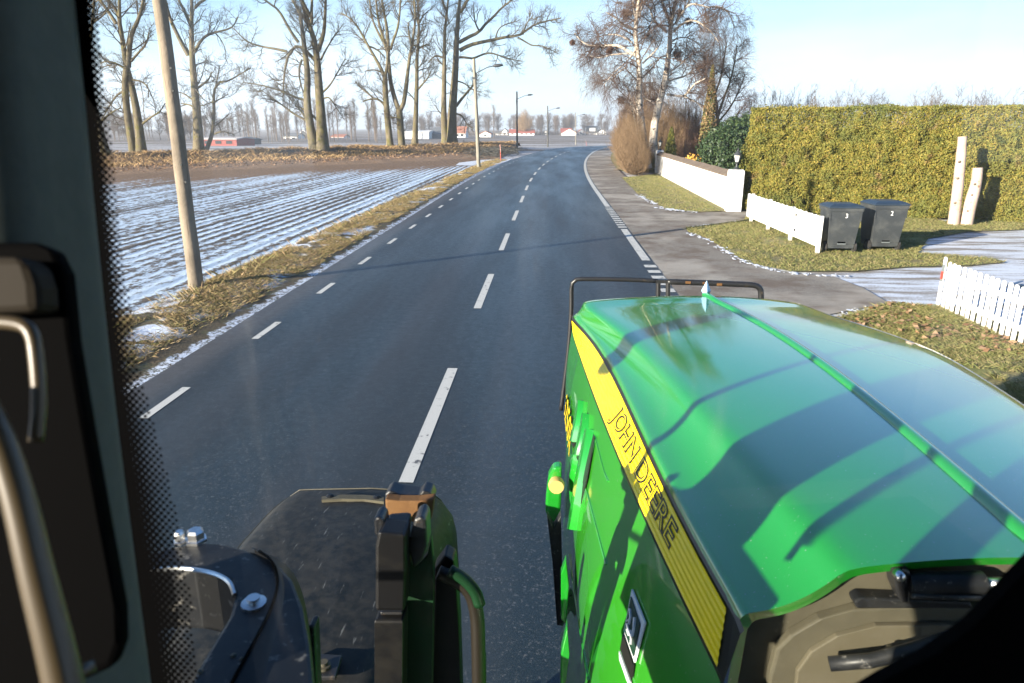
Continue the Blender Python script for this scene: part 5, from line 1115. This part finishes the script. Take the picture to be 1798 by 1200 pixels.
b = MB(); b.grid(CG); b.build('arm_cover', M_conblack, arm, smooth=True)
b = MB(); b.tube(resample([PZ(px, py, zm+.008) for px, py in [(455, 968), (480, 985), (490, 1020), (480, 1060), (455, 1110), (425, 1165), (405, 1200), (390, 1240)]], 26), .0022, 6); b.build('cover_seam', M_cabblack, arm)
b = MB(); b.tube(resample([PZ(px, py, zm) for px, py in [(262, 1003), (300, 998), (340, 1000), (380, 1008), (405, 1022), (412, 1045)]], 20), .0035, 6); b.build('steel_rim', M_steel, arm)  # thin steel tube along the inner edge of the arm
for px, py, s in [(345, 950, .0135), (317, 953, .0085)]:
    q = PZ(px, py, zm); MB().lathe([(s*1.25, 0), (s*1.25, .004), (s, .005), (s, .016), (s*.75, .020)], q, 6).build('bolt', M_steel, arm)
q = PZ(446, 1062, zm); MB().lathe([(.017, 0), (.017, .004), (.009, .005), (.009, .012)], q, 12).build('bolt', M_steel, arm, smooth='auto')
for px, py, s in [(438, 1060, .006), (410, 1100+52, .004), (425, 1158, .003), (352, 1180, .004)]:
    MB().lathe([(s, 0), (s*.8, .002), (.0005, .003)], PZ(px, py, zm), 9).build('dried_splash', M_cowl, arm)
lp([(540, 1100), (552, 1100), (560, 1300), (538, 1300)], .98, .03, M_plast, 'arm_support', .004)
mb = MB(); mb.box((-.75, .50, 2.70), (.32, .09, .64)); mb.build('unseen_mirror', M_plast, TR, bevel=.02)
mb = MB(); mb.box((-2.52, .50, 2.99), (.17, .07, .30)); mb.build('unseen_mirror', M_plast, TR, bevel=.02)  # outer mirror out of view, added to cast a shadow band on the bonnet
mb = MB(); mb.tube([(-.45, .62, 2.34), (-.62, .55, 2.34), (-.75, .52, 2.42)], .022, 10); mb.build('mirror_bracket', M_plast, TR, smooth=True)
mb = MB(); mb.tube([(-.75, .5, 3.06), (-1.37, .5, 3.12), (-2.52, .5, 3.16)], .02, 10); mb.build('unseen_rail', M_plast, TR, smooth=True)  # out of view, added to carry the outer mirror
mb = MB(); mb.tube([(-1.375, .5, 2.36), (-1.375, .5, 3.12)], .016, 10); mb.tube([(-.75, .5, 2.38), (-1.375, .5, 2.36)], .012, 8); mb.build('unseen_strut', M_plast, TR, smooth=True)  # bars out of view, upright placed to cast a thin shadow line
# windscreen with its dotted black border
def gy_(x): return .52+.10*(x+.3)
def glass_pt(px, py, back=0.0):
    d = ray(px, py); s = .585/d[1]*.0
    k = (.52+.03)/(d[1]-.10*d[0]); return C0+d*(k-back)
gx = np.linspace(-.62, 1.75, 9); P = [[(x, gy_(x)+.0005*0, z) for x in gx] for z in (1.6, 2.4, 3.2, 3.6)]
ws = MB().grid(P).build('windscreen', M_glass, TR, solid=.005)
EDX = lambda py: np.interp(py, [-60, 0, 350, 560, 740, 950, 1200, 1260], [130, 135, 165, 186, 206, 233, 265, 272])
BW = lambda py: np.interp(py, [-60, 0, 400, 640, 780, 900, 1050, 1260], [34, 34, 38, 46, 66, 80, 84, 78])
b = MB(); row = 0; py = -50.0
ang_ = np.arange(8)*math.pi/4
while py < 1250:
    e, bw = float(EDX(py)), float(BW(py)); ncol = int(bw/12.5)+2
    for c in range(-1, ncol):
        u = (c+(.5 if row % 2 else 0))*12.5; f = max(0, u)/bw
        if f > 1.05: continue
        rad = 6.1*(1-.58*f**1.1); cpt = glass_pt(e+u, py, .012); sc = np.linalg.norm(cpt-C0)/CF*rad
        ux = np.array([1, .10, 0])/math.sqrt(1.01)
        b.add([cpt+(ux*math.cos(a)+np.array([0, 0, 1])*math.sin(a))*sc for a in ang_], [tuple(range(8))])
    py += 6.3; row += 1
b.build('border_dots', M_cabblack, ws)
b = MB(); b.grid([[glass_pt(float(EDX(p))-60, p, .012), glass_pt(float(EDX(p))+1, p, .012)] for p in np.linspace(-200, 1300, 20)]); b.build('border_band', M_cabblack, ws)
# inside of the left pillar, handle, roof, dashboard
def pil(px, py, d): return PD(px, py, d)
pys = np.linspace(-150, 2600, 40); P = []
for p in pys:
    e = float(EDX(p)); P.append([pil(e, p, .492), pil(e-3, p, .475), pil(e-10, p, .462), pil(e-30, p, .448), pil(e-70, p, .425), pil(e-110, p, .395), pil(e-150, p, .385), pil(e-260, p, .375), pil(e-420, p, .365)])
MB().grid(P).build('cab_pillar', M_pillar, TR, smooth=True)
def cabp(pxs, d, m, name, th=.01, bev=.004): P = [PD(px, py, d) for px, py in pxs]; b = MB(); b.prism(P, FW*th); return b.build(name, m, TR, bevel=bev)
cabp([(-90, 425), (55, 425), (92, 440), (112, 480), (124, 600), (150, 760), (180, 930), (207, 1080), (208, 1140), (195, 1175), (150, 1195), (-90, 1300)], .365, M_cabblack, 'handle_recess', .012, .004)
hd = cabp([(-90, 448), (30, 450), (52, 470), (63, 505), (66, 548), (-90, 556)], .345, M_dkhandle, 'door_handle', .02, .006)
MB().tube(resample([PD(px, py, .335) for px, py in [(-60, 566), (30, 566), (58, 580), (66, 650), (69, 710), (63, 775)]], 26), .0034, 10).build('handle_lever', M_handle, hd, smooth=True)
MB().tube(resample([PD(px, py, .32) for px, py in [(-40, 690), (0, 770), (35, 880), (62, 1000), (88, 1100), (112, 1200), (120, 1260)]], 26), np.linspace(.0062, .0085, 26), 14).build('grab_bar', M_handle, hd, smooth=True)
MB().tube([PD(110, 1196, .325), PD(165, 1168, .335)], .003, 8).build('bar_end', M_handle, hd, smooth=True)
b = MB(); b.box((.7, -.42, 3.66), (2.6, 2.0, .10)); b.build('cab_roof', M_cabblack, TR, bevel=.03)
b = MB(); b.box((-.60, -.34, 2.55), (.07, .42, 2.1)); b.build('sun_block_post', M_cabblack, TR)  # unseen post, added to block sun from the console
b = MB(); b.box((.75, -1.35, 2.6), (2.3, .06, 2.0)); b.build('unseen_dark_panel', M_cabblack, TR)  # unseen black panel, added to keep windscreen reflections dark
b = MB(); b.box((.8, -.4, 1.45), (2.4, 1.9, .06)); b.build('cab_floor', M_cabblack, TR)
cabp([(1490, 1235), (1560, 1192), (1640, 1152), (1712, 1100), (1768, 1040), (1830, 975), (2150, 900), (2150, 1600), (1300, 1600)], .40, M_cabblack, 'steering_console', .012, .004)

# ------------------------------------------------------------------ winter haze
hm = bpy.data.materials.new('haze'); hm.use_nodes = True; ht = hm.node_tree
ht.nodes.remove(ht.nodes['Principled BSDF']); pv = ht.nodes.new('ShaderNodeVolumePrincipled')
pv.inputs['Color'].default_value = (.86, .92, 1.0, 1); pv.inputs['Density'].default_value = .0006; pv.inputs['Anisotropy'].default_value = .2
ht.links.new(pv.outputs[0], ht.nodes['Material Output'].inputs['Volume'])
hb = MB().box((0, 600, 15.0), (4600, 3600, 35.0)).build('haze', hm); tag(hb, kind='stuff')
hb.display_type = 'WIRE'
